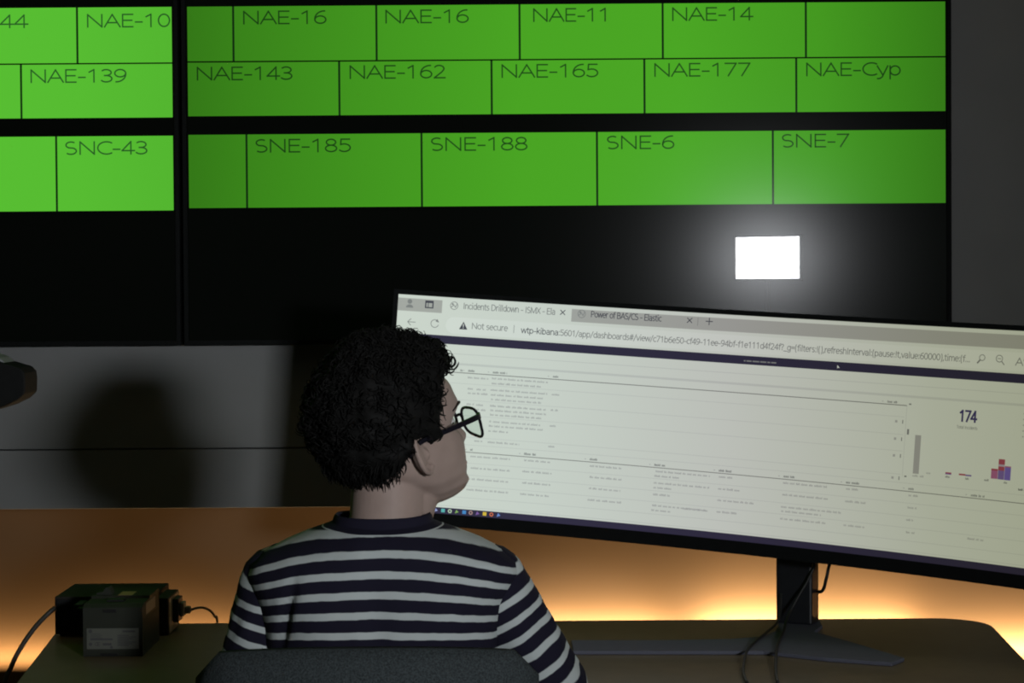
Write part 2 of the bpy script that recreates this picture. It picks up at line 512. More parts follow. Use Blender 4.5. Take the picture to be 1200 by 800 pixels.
def stroke_quads(s, sx, sy, t):
    """Filled outlines of a line of lettering: list of closed polygons, in units of the cap height scaled by sx, sy."""
    out, x = [], 0.0
    for ch in s:
        adv, strokes = GLYPH[ch]
        parts = []
        for st in strokes:
            pts = [Vector(((x + p[0]) * sx, p[1] * sy)) for p in st]
            pts = [p for k, p in enumerate(pts) if k == 0 or (p - pts[k - 1]).length > 1e-7]
            run = [pts[0]]
            for k in range(1, len(pts)):
                run.append(pts[k])
                if k < len(pts) - 1 and (pts[k] - pts[k - 1]).angle(pts[k + 1] - pts[k]) > 1.1:
                    parts.append(run)
                    run = [pts[k]]
            parts.append(run)
        for pts in parts:
            n = len(pts)
            L, R = [], []
            for k in range(n):
                d0 = (pts[k] - pts[k - 1]).normalized() if k else None
                d1 = (pts[k + 1] - pts[k]).normalized() if k < n - 1 else None
                d0, d1 = d0 or d1, d1 or d0
                nn = Vector((-d0.y - d1.y, d0.x + d1.x))
                if nn.length < 0.3:
                    nn = Vector((-d1.y, d1.x))
                nn.normalize()
                f = min(1.6, 1 / max(0.3, nn.dot(Vector((-d1.y, d1.x)))))
                e = d1 * (-t * 0.45) if k == 0 else (d0 * (t * 0.45) if k == n - 1 else Vector((0, 0)))
                L.append(pts[k] + nn * (t / 2 * f) + e)
                R.append(pts[k] - nn * (t / 2 * f) + e)
            for k in range(n - 1):
                out.append((R[k], R[k + 1], L[k + 1], L[k]))
        x += adv
    return out, x * sx


class Panel:
    """Flat picture content laid out in a screen's own (u, w) metres; place(u, w, layer) bends it onto the glass."""

    def __init__(self, place, step=0.02, lift=0.0002):
        self.place, self.step, self.lift = place, step, lift
        self.v, self.f, self.i, self.mats = [], [], [], []

    def mi(self, m):
        if m not in self.mats:
            self.mats.append(m)
        return self.mats.index(m)

    def rect(self, u0, w0, u1, w1, m, layer=0):
        n = max(1, int(math.ceil((u1 - u0) / self.step)))
        k = len(self.v)
        for j in range(n + 1):
            u = u0 + (u1 - u0) * j / n
            self.v.append(self.place(u, w0, layer))
            self.v.append(self.place(u, w1, layer))
        for j in range(n):
            a = k + 2 * j
            self.f.append((a, a + 2, a + 3, a + 1))
            self.i.append(self.mi(m))

    def poly(self, pts, m, layer=1):
        k = len(self.v)
        self.v += [self.place(u, w, layer) for u, w in pts]
        self.f.append(tuple(range(k, k + len(pts))))
        self.i.append(self.mi(m))

    def line(self, a, b, t, m, layer=1):
        d = Vector((b[0] - a[0], b[1] - a[1]))
        d.normalize()
        nx, ny = -d.y * t / 2, d.x * t / 2
        self.poly([(a[0] - nx, a[1] - ny), (b[0] - nx, b[1] - ny), (b[0] + nx, b[1] + ny), (a[0] + nx, a[1] + ny)], m, layer)

    def ring(self, c, r, t, m, layer=1, a0=0, a1=2 * PI, n=18):
        for j in range(n):
            p, q = a0 + (a1 - a0) * j / n, a0 + (a1 - a0) * (j + 1) / n
            self.poly([(c[0] + rr * math.cos(an), c[1] + rr * math.sin(an)) for rr, an in ((r - t, p), (r, p), (r, q), (r - t, q))], m, layer)

    def disc(self, c, r, m, layer=1, n=14):
        self.poly([(c[0] + r * math.cos(2 * PI * j / n), c[1] + r * math.sin(2 * PI * j / n)) for j in range(n)], m, layer)

    def text(self, s, u0, u1, base, cap, m, layer=1, weight=0.10):
        """Lettering fitted between u0 and u1; weight is the stroke width in cap heights."""
        w = sum(GLYPH[c][0] for c in s) - 0.16
        sx = (u1 - u0) / w
        for q in stroke_quads(s, sx, cap, cap * weight)[0]:
            self.poly([(u0 + p.x - 0.08 * sx, base + p.y) for p in q], m, layer)

    def build(self, name, parent):
        return put(name, self.v, self.f, self.mats, parent, False, self.i)


# ------------------------------------------------------------------ the room
def slab(name, lo, hi, m, bev=0.0):
    return struct(MB().box(lo, hi, bev).build(name, m))


slab('floor', (-3.2, -3.2, -0.1), (3.2, 4.7, 0.0), M['carpet'])
slab('ceiling', (-3.2, -3.2, 2.7), (3.2, 4.7, 2.8), M['ceiling'])
slab('wall_left', (-3.3, -3.2, 0.0), (-3.2, 4.7, 2.7), M['wall_side'])
slab('wall_right', (3.2, -3.2, 0.0), (3.3, 4.7, 2.7), M['wall_side'])
slab('wall_back', (-3.2, -3.3, 0.0), (3.2, -3.2, 2.7), M['wall_dark'])
slab('wall_front', (-3.2, 4.60, 0.0), (3.2, 4.70, 2.7), M['recess'])
# grey cladding of the front wall, standing proud of the recess: two courses with a shadow gap between them
slab('trim_1', (-3.19, 4.47, 0.858), (3.19, 4.599, 0.9865), M['wall_grey'], 0.0012)
slab('trim_2', (-3.19, 4.47, 0.9895), (3.19, 4.599, 2.69), M['wall_grey'], 0.0012)


# ------------------------------------------------------------------ video wall
GAIN_R = [(-0.83, 0.50), (-0.70, 0.62), (-0.45, 0.80), (-0.1, 1.02), (0.25, 1.05), (0.55, 0.86), (0.83, 0.50)]  # emission gain by object X, lower towards both ends of the screen
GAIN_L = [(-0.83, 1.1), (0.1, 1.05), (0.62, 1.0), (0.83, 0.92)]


def display(x0, x1, label, rows, texts, gain, green):
    """One large wall screen; x0..x1 is its lit width, contents are given in room x and z."""
    cx = (x0 + x1) / 2
    zb, zt = 1.215, 2.165
    root = thing('display', label, 'screen', (cx, 4.47, zb), 0.0, 'screens of the video wall')
    body = MB().box((x0 - 0.0105, 4.424, zb), (x1 + 0.0105, 4.469, zt), 0.003)
    body.build('housing', M['bezel'], root)
    fr = MB()
    for lo, hi in (((x0 - 0.0105, zb), (x0 - 0.001, zt)), ((x1 + 0.001, zb), (x1 + 0.0105, zt)), ((x0 - 0.001, zb), (x1 + 0.001, zb + 0.011)), ((x0 - 0.001, zt - 0.011), (x1 + 0.001, zt))):
        fr.box((lo[0], 4.4185, lo[1]), (hi[0], 4.4235, hi[1]), 0.001)
    fr.build('bezel', M['bezel'], root)
    kw = dict(rough=0.16, spec=0.08, coat=1.0)
    blk = screen_mat('screen_black', (0.0004, 0.0008, 0.0004), 1.0, None, **kw)
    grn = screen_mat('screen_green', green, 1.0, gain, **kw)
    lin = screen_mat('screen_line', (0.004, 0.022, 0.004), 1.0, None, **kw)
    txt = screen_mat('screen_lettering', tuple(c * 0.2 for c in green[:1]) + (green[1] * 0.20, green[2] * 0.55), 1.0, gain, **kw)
    p = Panel(lambda u, w, l: (u, 4.4215 - l * 0.0002, w), step=5)
    p.rect(x0, zb + 0.010, x1, zt - 0.010, blk, 0)
    for za, zc, seps in rows:
        p.rect(x0 + 0.003, za, x1 - 0.002, zc, grn, 1)
        for s in seps:
            p.rect(s - 0.0022, za, s + 0.0022, zc, lin, 2)
    for s, u0, u1, base, cap in texts:
        p.text(s, u0, u1, base, cap, txt, 3, weight=0.115)
    p.build('screen', root)
    return root


R2, R3, R1 = (1.7085, 1.8235), (1.511, 1.6685), (1.8265, 1.9435)
CAP = 0.0265
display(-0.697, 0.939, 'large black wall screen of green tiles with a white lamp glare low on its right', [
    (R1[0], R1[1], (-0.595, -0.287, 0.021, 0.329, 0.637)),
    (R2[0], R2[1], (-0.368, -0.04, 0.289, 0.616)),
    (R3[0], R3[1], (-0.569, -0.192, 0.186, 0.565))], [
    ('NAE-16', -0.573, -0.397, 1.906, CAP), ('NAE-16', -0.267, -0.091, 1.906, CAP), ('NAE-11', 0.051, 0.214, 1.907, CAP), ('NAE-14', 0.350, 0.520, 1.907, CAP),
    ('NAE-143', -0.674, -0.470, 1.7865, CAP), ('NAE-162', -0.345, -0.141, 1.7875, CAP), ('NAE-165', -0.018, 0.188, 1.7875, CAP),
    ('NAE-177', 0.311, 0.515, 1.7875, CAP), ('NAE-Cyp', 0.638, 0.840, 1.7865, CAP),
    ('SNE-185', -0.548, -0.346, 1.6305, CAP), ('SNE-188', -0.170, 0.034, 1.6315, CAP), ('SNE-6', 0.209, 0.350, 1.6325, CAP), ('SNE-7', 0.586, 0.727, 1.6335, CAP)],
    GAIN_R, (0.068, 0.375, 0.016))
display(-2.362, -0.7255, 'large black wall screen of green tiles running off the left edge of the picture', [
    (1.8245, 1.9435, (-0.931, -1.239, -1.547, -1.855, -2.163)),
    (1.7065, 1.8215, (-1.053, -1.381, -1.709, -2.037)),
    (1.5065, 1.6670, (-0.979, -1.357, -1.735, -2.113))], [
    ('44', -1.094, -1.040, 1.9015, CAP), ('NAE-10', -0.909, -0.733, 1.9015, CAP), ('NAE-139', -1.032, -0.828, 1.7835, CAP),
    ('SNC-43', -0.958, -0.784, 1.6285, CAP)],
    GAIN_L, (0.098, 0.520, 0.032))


# ------------------------------------------------------------------ desk
def arc(cx, cy, r, a0, a1, n=8):
    return [(cx + r * math.cos(math.radians(a0 + (a1 - a0) * j / n)), cy + r * math.sin(math.radians(a0 + (a1 - a0) * j / n))) for j in range(n + 1)]


desk = thing('desk', 'long dark brown desk carrying the curved monitor and the grey and black boxes', 'desk', (0.02, 3.3, 0))
outline = [(-0.742, 2.975), (0.785, 2.975), (0.829, 3.52)] + arc(0.742, 3.543, 0.088, 5, 90, 8) + arc(-0.745, 3.577, 0.055, 90, 175, 6)
MB().prism(outline, 0.715, 0.74, bev=0.003).build('tabletop', M['desk'], desk)
for x in (-0.70, 0.72):
    for y in (3.06, 3.50):
        MB().box((x - 0.025, y - 0.025, 0.0), (x + 0.025, y + 0.025, 0.715), 0.004).build('leg', M['grey_steel'], desk)
MB().box((-0.67, 3.49, 0.56), (0.69, 3.51, 0.70), 0.003).build('back_rail', M['grey_steel'], desk)


# ------------------------------------------------------------------ curved monitor
MON_C = Vector((0.43339, 3.42691, 1.08888))
MON_M = Matrix.Translation(MON_C) @ (Matrix.Rotation(-0.449022, 3, 'Z') @ Matrix.Rotation(-0.0535701, 3, 'X') @ Matrix.Rotation(0.0567391, 3, 'Y')).to_4x4()
MON_R, MON_HW, MON_HH = 1.8, 0.67556, 0.190


def mon(u, w, back=0.0):
    """Point on the curved panel: u along the arc, w up, back = distance behind the glass."""
    a = u / MON_R
    r = MON_R + back
    return MON_M @ Vector((r * math.sin(a), r * math.cos(a) - MON_R, w))


monitor = thing('monitor', 'very wide curved black monitor showing a white browser page of tables', 'monitor', (0.49, 3.50, 0.74), -0.449)


def slab_curved(u0, u1, w0, w1, b0, b1, n=36, bulge=None):
    """Closed curved block between two depths behind the glass; bulge(u, w) adds to the rear depth."""
    m = MB()
    nw = 10
    vs, fs = [], []
    def grid(bfun, flip):
        k = len(vs)
        for i in range(n + 1):
            for j in range(nw + 1):
                u, w = u0 + (u1 - u0) * i / n, w0 + (w1 - w0) * j / nw
                vs.append(mon(u, w, bfun(u, w)))
        for i in range(n):
            for j in range(nw):
                q = (k + i * (nw + 1) + j, k + (i + 1) * (nw + 1) + j, k + (i + 1) * (nw + 1) + j + 1, k + i * (nw + 1) + j + 1)
                fs.append(q[::-1] if flip else q)
        return k
    ka = grid(lambda u, w: b0, False)
    kb = grid((lambda u, w: b1 + bulge(u, w)) if bulge else (lambda u, w: b1), True)
    ring = [i * (nw + 1) for i in range(n + 1)] + [n * (nw + 1) + j for j in range(1, nw + 1)] + [i * (nw + 1) + nw for i in range(n - 1, -1, -1)] + [j for j in range(nw - 1, 0, -1)]
    for a, b in zip(ring, ring[1:] + ring[:1]):
        fs.append((ka + b, ka + a, kb + a, kb + b))
    m.add(vs, fs)
    return m


W_BOT, W_TOP, U_OUT = -0.2115, 0.1985, 0.6835
slab_curved(-U_OUT, U_OUT, W_BOT, W_TOP, 0.004, 0.022, bulge=lambda u, w: 0.040 * math.exp(-(u / 0.33) ** 2 - (w / 0.13) ** 2)).build('housing', M['shell'], monitor)
bz = MB()
for q in ((-U_OUT, U_OUT, W_BOT, -MON_HH), (-U_OUT, U_OUT, MON_HH, W_TOP), (-U_OUT, -MON_HW, -MON_HH, MON_HH), (MON_HW, U_OUT, -MON_HH, MON_HH)):
    s_ = slab_curved(*q, -0.0015, 0.0038)
    bz.add(s_.v, s_.f)
bz.build('bezel', M['bezel'], monitor)

# the page on the glass: all figures in millimetres along the arc (u) and up (w)
GAIN_M = [(-0.72, 1.0), (-0.44, (0.95, 0.945, 0.965)), (-0.10, (0.83, 0.77, 0.80)), (0.26, (0.62, 0.585, 0.506)), (0.43, (0.565, 0.533, 0.43)), (0.75, (0.50, 0.475, 0.38))]  # dimming and yellowing of the obliquely seen right side, painted into the emission


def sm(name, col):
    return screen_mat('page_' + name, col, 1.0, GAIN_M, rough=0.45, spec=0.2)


PW = sm('white', (0.590, 0.660, 0.585))
PT = sm('tabstrip', (0.36, 0.385, 0.35))
PP = sm('pill', (0.63, 0.70, 0.63))
PB = sm('bar', (0.028, 0.026, 0.052))
PD = sm('ink', (0.055, 0.06, 0.075))
PG = sm('grey_ink', (0.20, 0.22, 0.21))
PL = sm('light_ink', (0.36, 0.39, 0.37))
PH = sm('hairline', (0.47, 0.52, 0.48))
PR = sm('rule', (0.17, 0.18, 0.17))
PF = sm('faint', (0.50, 0.555, 0.505))
PX = sm('bluegrey', (0.47, 0.51, 0.50))
page = Panel(lambda u, w, l: mon(u / 1000, w / 1000, 0.0025 - l * 0.00025), step=20)
page.rect(-675.5, -190, 675.5, 190, PW)
# tab strip
page.rect(-675.5, 161.5, -597, 184, PT, 1)
page.rect(-366.5, 161.5, 675.5, 183.5, PT, 1)
for u in (-619.8,):
    page.rect(u - 7.5, 168.5, u + 7.5, 182, PD, 2)
    page.rect(u - 5.3, 170.5, u + 5.3, 177.8, PT, 3)
    page.rect(u - 2.4, 170.5, u - 1.2, 177.8, PD, 4)
page.disc((-654.6, 178.4), 4.2, PG, 2)
page.poly([(-654.5 + 6.5 * math.cos(a * PI / 10), 167.5 + 5.6 * math.sin(a * PI / 10)) for a in range(11)], PG, 2)
for u in (-575.7, -348.6):
    w = 176.0
    page.ring((u, w), 7.2, 1.1, PG, 2)
    page.disc((u - 2.6, w + 2.6), 1.8, PG, 2, 10)
    page.line((u - 5.5, w - 3.0), (u, w + 1.2), 1.2, PG, 2)
    page.line((u, w + 1.2), (u + 2.4, w - 3.2), 1.2, PG, 2)
    page.line((u + 2.4, w - 3.2), (u + 5.2, w + 4.0), 1.2, PG, 2)
page.text('Incidents Drilldown - ISMX - Ela', -558.8, -396.3, 171.7, 10.0, PG, 2, weight=0.125)
page.text('Power of BAS/CS - Elastic', -331.5, -207.5, 171.7, 10.0, PD, 2, weight=0.125)
for u in (-382.4, -157.0):
    page.line((u - 4.4, 172.2), (u + 4.4, 180.6), 1.5, PD, 2)
    page.line((u - 4.4, 180.6), (u + 4.4, 172.2), 1.5, PD, 2)
page.line((-142.3, 168), (-142.3, 182), 0.9, PG, 2)
page.line((-128.6, 176.6), (-116, 176.6), 1.5, PD, 2)
page.line((-122.3, 170.3), (-122.3, 182.9), 1.5, PD, 2)
# tool bar
page.line((-656.3, 142.5), (-642.2, 142.5), 1.2, PG, 1)
page.line((-656.3, 142.5), (-650.3, 148.5), 1.2, PG, 1)
page.line((-656.3, 142.5), (-650.3, 136.5), 1.2, PG, 1)
page.ring((-608.0, 142.4), 7.4, 1.2, PG, 1, 0.7, 6.0)
page.poly([(-603.6, 150.6), (-600.6, 144.4), (-607.2, 146.4)], PG, 1)
page.rect(-574, 127, 640, 156, PP, 1)
page.disc((-574, 141.5), 14.5, PP, 1, 24)
page.poly([(-564.4, 135.4), (-549.6, 135.4), (-557.0, 149.0)], PD, 2)
page.rect(-557.7, 139.8, -556.3, 145.0, PP, 3)
page.rect(-557.7, 137.2, -556.3, 138.6, PP, 3)
page.text('Not secure', -541.4, -478.8, 137.8, 9.8, PG, 2, weight=0.125)
page.line((-467, 135), (-467, 149), 0.9, PG, 2)
page.text('wtp-kibana', -453, -388.5, 136.3, 9.6, PD, 2, weight=0.125)
page.text(':5601/app/dashboards#/view/c71b6e50-cf49-11ee-94bf-f1e111d4f24f?_g=(filters:!(),refreshInterval:(pause:!t,value:60000),time:(f...', -386.8, 332.8, 136.3, 9.6, PG, 2, weight=0.125)
page.ring((353.6, 144.5), 5.2, 1.2, PG, 2)
page.line((350.2, 140.6), (345.6, 135.2), 2.6, PG, 2)
page.ring((382.6, 144.6), 6.0, 1.2, PG, 2)
page.line((386.8, 140.3), (391.5, 135.2), 1.6, PG, 2)
page.line((379.6, 144.6), (385.6, 144.6), 1.1, PG, 2)
page.text('A', 411.5, 421.5, 136.0, 11.5, PG, 2, weight=0.125)
page.line((423.5, 143), (425.5, 149), 1.0, PG, 2)
page.line((427, 142), (429.5, 150), 1.0, PG, 2)
# dark notice bar
page.rect(-675.5, 108.0, 675.5, 122.6, PB, 1)
u = -57.0
for L in (3, 9, 12, 11, 5, 9):
    page.rect(u, 112.8, u + L, 115.0, PG, 2)
    u += L + 1.6
page.poly([(106.5, 117.6), (106.5, 111.6), (108.2, 113.0), (110.9, 112.6)], PP, 2)
# bands and rules
page.rect(-675.5, 91.4, 675.5, 92.3, PH, 1)
page.rect(-675.5, 72.4, 675.5, 76.2, PF, 1)
page.rect(-675.5, 58.7, 231, 60.0, PR, 2)
for w in (40.6, 12.0, -14.8, -52.4):
    page.rect(-675.5, w - 0.35, 228, w + 0.35, PH, 1)
page.rect(-675.5, -66.2, 675.5, -65.5, PH, 1)
page.rect(-675.5, -79.4, 675.5, -78.2, PR, 2)
for w in (-97.7, -118.6, -137.6, -158.6):
    page.rect(-675.5, w - 0.35, 675.5, w + 0.35, PH, 1)
page.rect(-675.5, -175.6, 675.5, -174.8, PH, 1)
BARS = [(-543, -506, 51.7), (-500, -400, 53.0), (-500, -410, 44.4), (-542, -529, 32.2), (-526, -509, 32.0), (-541, -506, 24.5), (-501, -400, 32.8), (-500, -405, 24.4), (-499, -410, 16.3), (-392, -378, 32.6), (-542, -529, 5.3), (-525, -509, 4.9), (-523, -506, -3.6), (-500, -399, 5.0), (-499, -399, -2.8), (-499, -408, -10.5), (-392, -379, 5.4), (-500, -408, -22.5), (-500, -404, -30.2), (-500, -465, -39.0), (-392, -378, -22.1), (-524, -509, -58.2), (-500, -443, -58.6), (-392, -378, -58.0), (-316, -260, -85.8), (-315, -258, -105.1), (-315, -259, -124.5), (-316, -256, -144.5), (-199, -103, -85.4), (-201, -157, -93.4), (-201, -103, -105.3), (-201, -168, -113.4), (-201, -171, -125.2), (-201, -103, -144.0), (-202, -167, -152.2), (-87, -63, -85.1), (-87, -49, -105.4), (-87, -21, -124.7), (-87, -49, -144.4), (26, 108, -104.8), (26, 103, -85.2), (136, 172, -105.4), (136, 160, -84.9), (244, 260, -85.2), (244, 259, -105.0), (25, 130, -125.3), (26, 96, -132.4), (-146, -103, -144.7), (243, 255, -125.0), (25, 108, -145.1), (136, 172, -144.7), (244, 259, -145.0), (349, 376, -143.7), (-529, -458, -85.7), (-527, -457, -106.0), (-531, -458, -125.4), (-532, -458, -144.2), (-433, -383, -85.4), (-435, -383, -104.8), (-434, -383, -124.7), (-436, -385, -144.4)]
HEADS = [(-557, -553, 63.3), (-543, -532, 63.5), (-499, -473, 63.7), (-392, -382, 63.8), (-530, -524, -74.3), (-434, -413, -74.3), (-317, -303, -74.4), (-202, -183, -74.6), (-88, -65, -74.6), (26, 45, -74.4), (135, 159, -74.5), (243, 252, -74.6), (350, 373, -74.7), (197, 214, 63.2)]
rg = random.Random(11)


def greek(u0, u1, w, h, m):
    """Lettering too small to read: word-length runs with small ascenders."""
    u = u0
    while u < u1 - 1.5:
        L = min(rg.uniform(4, 14), u1 - u)
        v = u
        while v < u + L - 0.6:
            q = rg.uniform(0.75, 1.5)
            up = rg.choice((0, 0, 0, 0.9))
            page.rect(v, w - h / 2, min(v + q, u + L), w + h / 2 + up, m, 2)
            v += q + 0.45
        u += L + 2.4


for a, b, w in BARS:
    greek(a, b, w, 2.6, PL)
for a, b, w in HEADS:
    greek(a, b, w, 3.0, PG)
    page.poly([(a - 9.5, w + 0.9), (a - 7.9, w - 0.9), (a - 6.3, w + 0.9)], PL, 2)
# scroll bar and row icons
page.rect(230.8, -56, 231.6, 60, PH, 2)
page.rect(234.2, 12.6, 237.6, 21.6, PG, 2)
for w in (62, -55):
    page.rect(234.5, w - 1.2, 238.5, w + 1.2, PG, 2)
for w in (32.6, 4.4, -22.9, -59.0):
    page.rect(212.5, w - 2, 216.5, w + 2, PL, 2)
    page.rect(224.9, w - 3, 226.5, w + 3, PG, 2)
# figures and bar charts
page.text('174', 322.6, 349.8, 41.8, 16.4, sm('figure_blue', (0.045, 0.04, 0.13)), 2, weight=0.19)
page.text('Total Incidents', 318.5, 353.1, 29.6, 4.6, PG, 2, weight=0.125)
page.rect(248.6, -49.2, 258.8, 13.2, sm('bar_grey', (0.33, 0.35, 0.33)), 1)
C_PINK, C_RED, C_LAV, C_PUR, C_BLU = sm('pink', (0.34, 0.12, 0.24)), sm('red', (0.32, 0.07, 0.10)), sm('lavender', (0.38, 0.34, 0.42)), sm('purple', (0.17, 0.12, 0.32)), sm('violet', (0.16, 0.12, 0.42))
page.rect(304.2, -45.4, 314.4, -41.9, C_RED, 1)
page.rect(304.2, -45.4, 314.4, -43.8, C_PUR, 2)
page.rect(327.2, -44.6, 338.4, -42.0, C_RED, 1)
page.rect(338.4, -45.0, 348.6, -42.6, C_PUR, 1)
page.rect(381.5, -44.8, 392.6, -29.0, C_PINK, 1)
page.rect(381.5, -32.0, 392.6, -29.0, C_RED, 2)
page.rect(393.0, -45.0, 403.6, -31.0, C_PUR, 1)
page.rect(393.0, -31.0, 403.6, -24.6, C_RED, 1)
page.rect(393.0, -24.6, 403.6, -21.4, C_LAV, 1)
page.rect(393.0, -21.4, 403.6, -13.0, C_RED, 1)
page.rect(404.0, -45.2, 414.4, -23.2, C_BLU, 1)
page.rect(404.0, -25.2, 414.4, -23.2, C_PINK, 2)
for a, b, w, m in ((248.4, 267.4, -53.0, PL), (271.8, 278.9, -46.5, PL), (304.5, 312, -49.5, PG), (338.7, 345.4, -49.5, PG), (370.8, 379.4, -48.5, PG), (403.8, 411.9, -49.5, PG), (428.9, 440.5, -58, PD)):
    greek(a, b, w, 2.4, m)
for k in range(5):
    page.rect(429.5, 60 - k * 9.0, 432.0, 62.2 - k * 9.0, PL, 2)
# task bar
page.rect(-675.5, -190, 675.5, -178.9, sm('taskbar', (0.030, 0.027, 0.055)), 1)
ICONS = [(-595.8, (0.60, 0.62, 0.70)), (-583.6, (0.28, 0.34, 0.60)), (-571.0, (0.10, 0.42, 0.40)), (-558.9, (0.45, 0.60, 0.42)), (-546.5, (0.20, 0.36, 0.10)), (-533.3, (0.06, 0.24, 0.52)), (-521.7, (0.38, 0.25, 0.22)), (-509.5, (0.20, 0.11, 0.34)), (-496.9, (0.62, 0.46, 0.05)), (-484.8, (0.60, 0.16, 0.07)), (-472.0, (0.14, 0.26, 0.60))]
for k, (u, c) in enumerate(ICONS):
    m = sm('icon_%s' % 'abcdefghijk'[k], c)
    if k % 3 == 0:
        page.ring((u, -184.2), 3.6, 1.8, m, 2, n=10)
    elif k % 3 == 1:
        page.poly([(u - 3.4, -187.4), (u + 3.4, -185.0), (u - 1.0, -180.8)], m, 2)
    else:
        page.rect(u - 3.3, -187.2, u + 3.3, -181.0, m, 2)
page.build('screen', monitor)

# stand: neck behind the panel, boomerang base on the desk
ry = Matrix.Rotation(-0.449, 4, 'Z')
col_c = Vector((0.4935, 3.552, 0.0))
CM = Matrix.Translation(col_c) @ ry
MB().box((-0.0325, -0.021, 0.746), (0.0325, 0.021, 1.13), 0.004, mtx=CM).build('stand_neck', M['stand'], monitor)
hb = MB()
hb.box((-0.05, -0.03, 1.03), (0.05, 0.03, 1.13), 0.006, mtx=CM)
a_, b_ = CM @ Vector((0, -0.02, 1.085)), mon(0, 0, 0.05)
hb.cyl(a_, b_, 0.028, seg=24, bev=0.002)
hb.build('hinge', M['stand'], monitor)
base = [(0.095, 3.283), (0.40, 3.270), (0.49, 3.205), (0.585, 3.16), (0.612, 3.20), (0.560, 3.335), (0.528, 3.412), (0.508, 3.452), (0.532, 3.520), (0.535, 3.575), (0.465, 3.590), (0.455, 3.515), (0.443, 3.462), (0.415, 3.412), (0.36, 3.388), (0.25, 3.380), (0.095, 3.386)]
MB().prism(base, 0.7402, 0.7465, bev=0.0012).build('stand_base', M['base_grey'], monitor)

# cables around the stand
t = MB().tube([mon(0.085, -0.16, 0.045), (0.561, 3.50, 0.885), (0.543, 3.50, 0.858), (0.536, 3.50, 0.83), (0.531, 3.52, 0.805), (0.522, 3.60, 0.79), (0.515, 3.645, 0.73), (0.51, 3.66, 0.55)], 0.003).build('cable', M['cable'], smooth=True)
tag(t, 'black cable hooking down beside the right edge of the monitor neck', 'cable')
t = MB().tube([mon(0.02, -0.17, 0.045), (0.515, 3.512, 0.862), (0.508, 3.512, 0.83), (0.49, 3.508, 0.80), (0.470, 3.495, 0.768), (0.455, 3.44, 0.7515), (0.434, 3.34, 0.7505), (0.418, 3.25, 0.7485), (0.40, 3.12, 0.7435), (0.39, 3.02, 0.7435)], 0.0024).build('cable', M['cable'], smooth=True)
tag(t, 'black cable running down the monitor neck front and over the stand base', 'cable')
t = MB().tube([(0.462, 3.53, 0.80), (0.455, 3.505, 0.76), (0.425, 3.43, 0.7502), (0.395, 3.34, 0.7502), (0.372, 3.26, 0.7482), (0.35, 3.12, 0.7432), (0.345, 3.02, 0.7432)], 0.0022).build('cable', M['cable'], smooth=True)
tag(t, 'thin dark cable lying left of the other one across the stand base', 'cable')


# ------------------------------------------------------------------ boxes on the left end of the desk
case = thing('computer_case', 'wide black metal case behind the small grey module on the desk', 'computer', (-0.70, 3.575, 0.74))
BX0, BX1, BY0, BY1, BZ1 = -0.786, -0.617, 3.495, 3.655, 0.8085
MB().box((BX0, BY0, 0.744), (BX1, BY1, BZ1), 0.0015).build('body', M['case_black'], case)
MB().box((BX0 + 0.004, BY0 - 0.003, 0.748), (BX1 - 0.004, BY0 - 0.0002, BZ1 - 0.004), 0.001).build('front_panel', M['black_matte'], case)
for x in (BX0 + 0.012, BX1 - 0.012):
    for y in (BY0 + 0.012, BY1 - 0.03):
        MB().cyl((x, y, 0.7402), (x, y, 0.7438), 0.006).build('foot', M['cable'], case)
for x in (-0.765, -0.744, -0.723):
    c = MB()
    c.box((x - 0.006, BY0 - 0.009, 0.762), (x + 0.006, BY0 - 0.0032, 0.772), 0.001)
    c.build('socket', M['black'], case)
pl = MB().box((-0.742, 3.44, 0.787), (-0.728, BY0 - 0.0035, 0.803), 0.002)
pl.tube([(-0.735, 3.442, 0.796), (-0.722, 3.43, 0.797), (-0.708, 3.418, 0.798), (-0.700, 3.405, 0.815)], 0.0035)
pl.build('plug', M['black'], case)

mod = thing('power_module', 'small grey plastic module with a pale printed label on its front', 'electronic module', (-0.645, 3.37, 0.74))
GX0, GX1, GY0, GY1, GZ1 = -0.696, -0.600, 3.296, 3.452, 0.8285
prof = [(GY0, 0.7405), (GY1, 0.7405), (GY1, GZ1), (GY0 + 0.07, GZ1), (GY0 + 0.066, GZ1 - 0.004), (GY0 + 0.012, GZ1 - 0.004), (GY0, GZ1 - 0.009)]
b = MB()
b.loft([[(GX0, y, z) for y, z in prof], [(GX1, y, z) for y, z in prof]])
b.build('body', M['grey_plastic'], mod)
MB().box((GX0 + 0.006, GY0 - 0.0009, 0.7525), (GX1 - 0.006, GY0 - 0.0001, 0.786)).build('label_plate', M['label_paper'], mod)
ink = MB()
def inkbox(x0, x1, z0, z1):
    ink.box((x0, GY0 - 0.0014, z0), (x1, GY0 - 0.0009, z1))
ink.cyl((-0.684, GY0 - 0.0014, 0.7815), (-0.684, GY0 - 0.0009, 0.7815), 0.003)
inkbox(-0.632, -0.612, 0.7795, 0.7825)
inkbox(-0.684, -0.648, 0.767, 0.7698)
for k in range(4):
    inkbox(-0.684, -0.668 + 0.004 * (k % 2), 0.7768 - k * 0.0022, 0.7776 - k * 0.0022)
for k in range(7):
    inkbox(-0.640, -0.616 + 0.006 * ((k * 5) % 3 - 1), 0.774 - k * 0.0027, 0.7752 - k * 0.0027)
ink.cyl((-0.684, GY0 - 0.0014, 0.7605), (-0.684, GY0 - 0.0009, 0.7605), 0.0028)
for q in stroke_quads('CE', 0.0062, 0.0052, 0.0009)[0]:
    ink.add([(-0.677 + p.x, GY0 - 0.0013, 0.758 + p.y) for p in q], [(0, 1, 2, 3)])
inkbox(-0.664, -0.650, 0.7585, 0.7622)
ink.cyl((-0.650, GY0 - 0.0014, 0.7555), (-0.650, GY0 - 0.0009, 0.7555), 0.0022)
ink.build('label_print', M['label_ink'], mod)
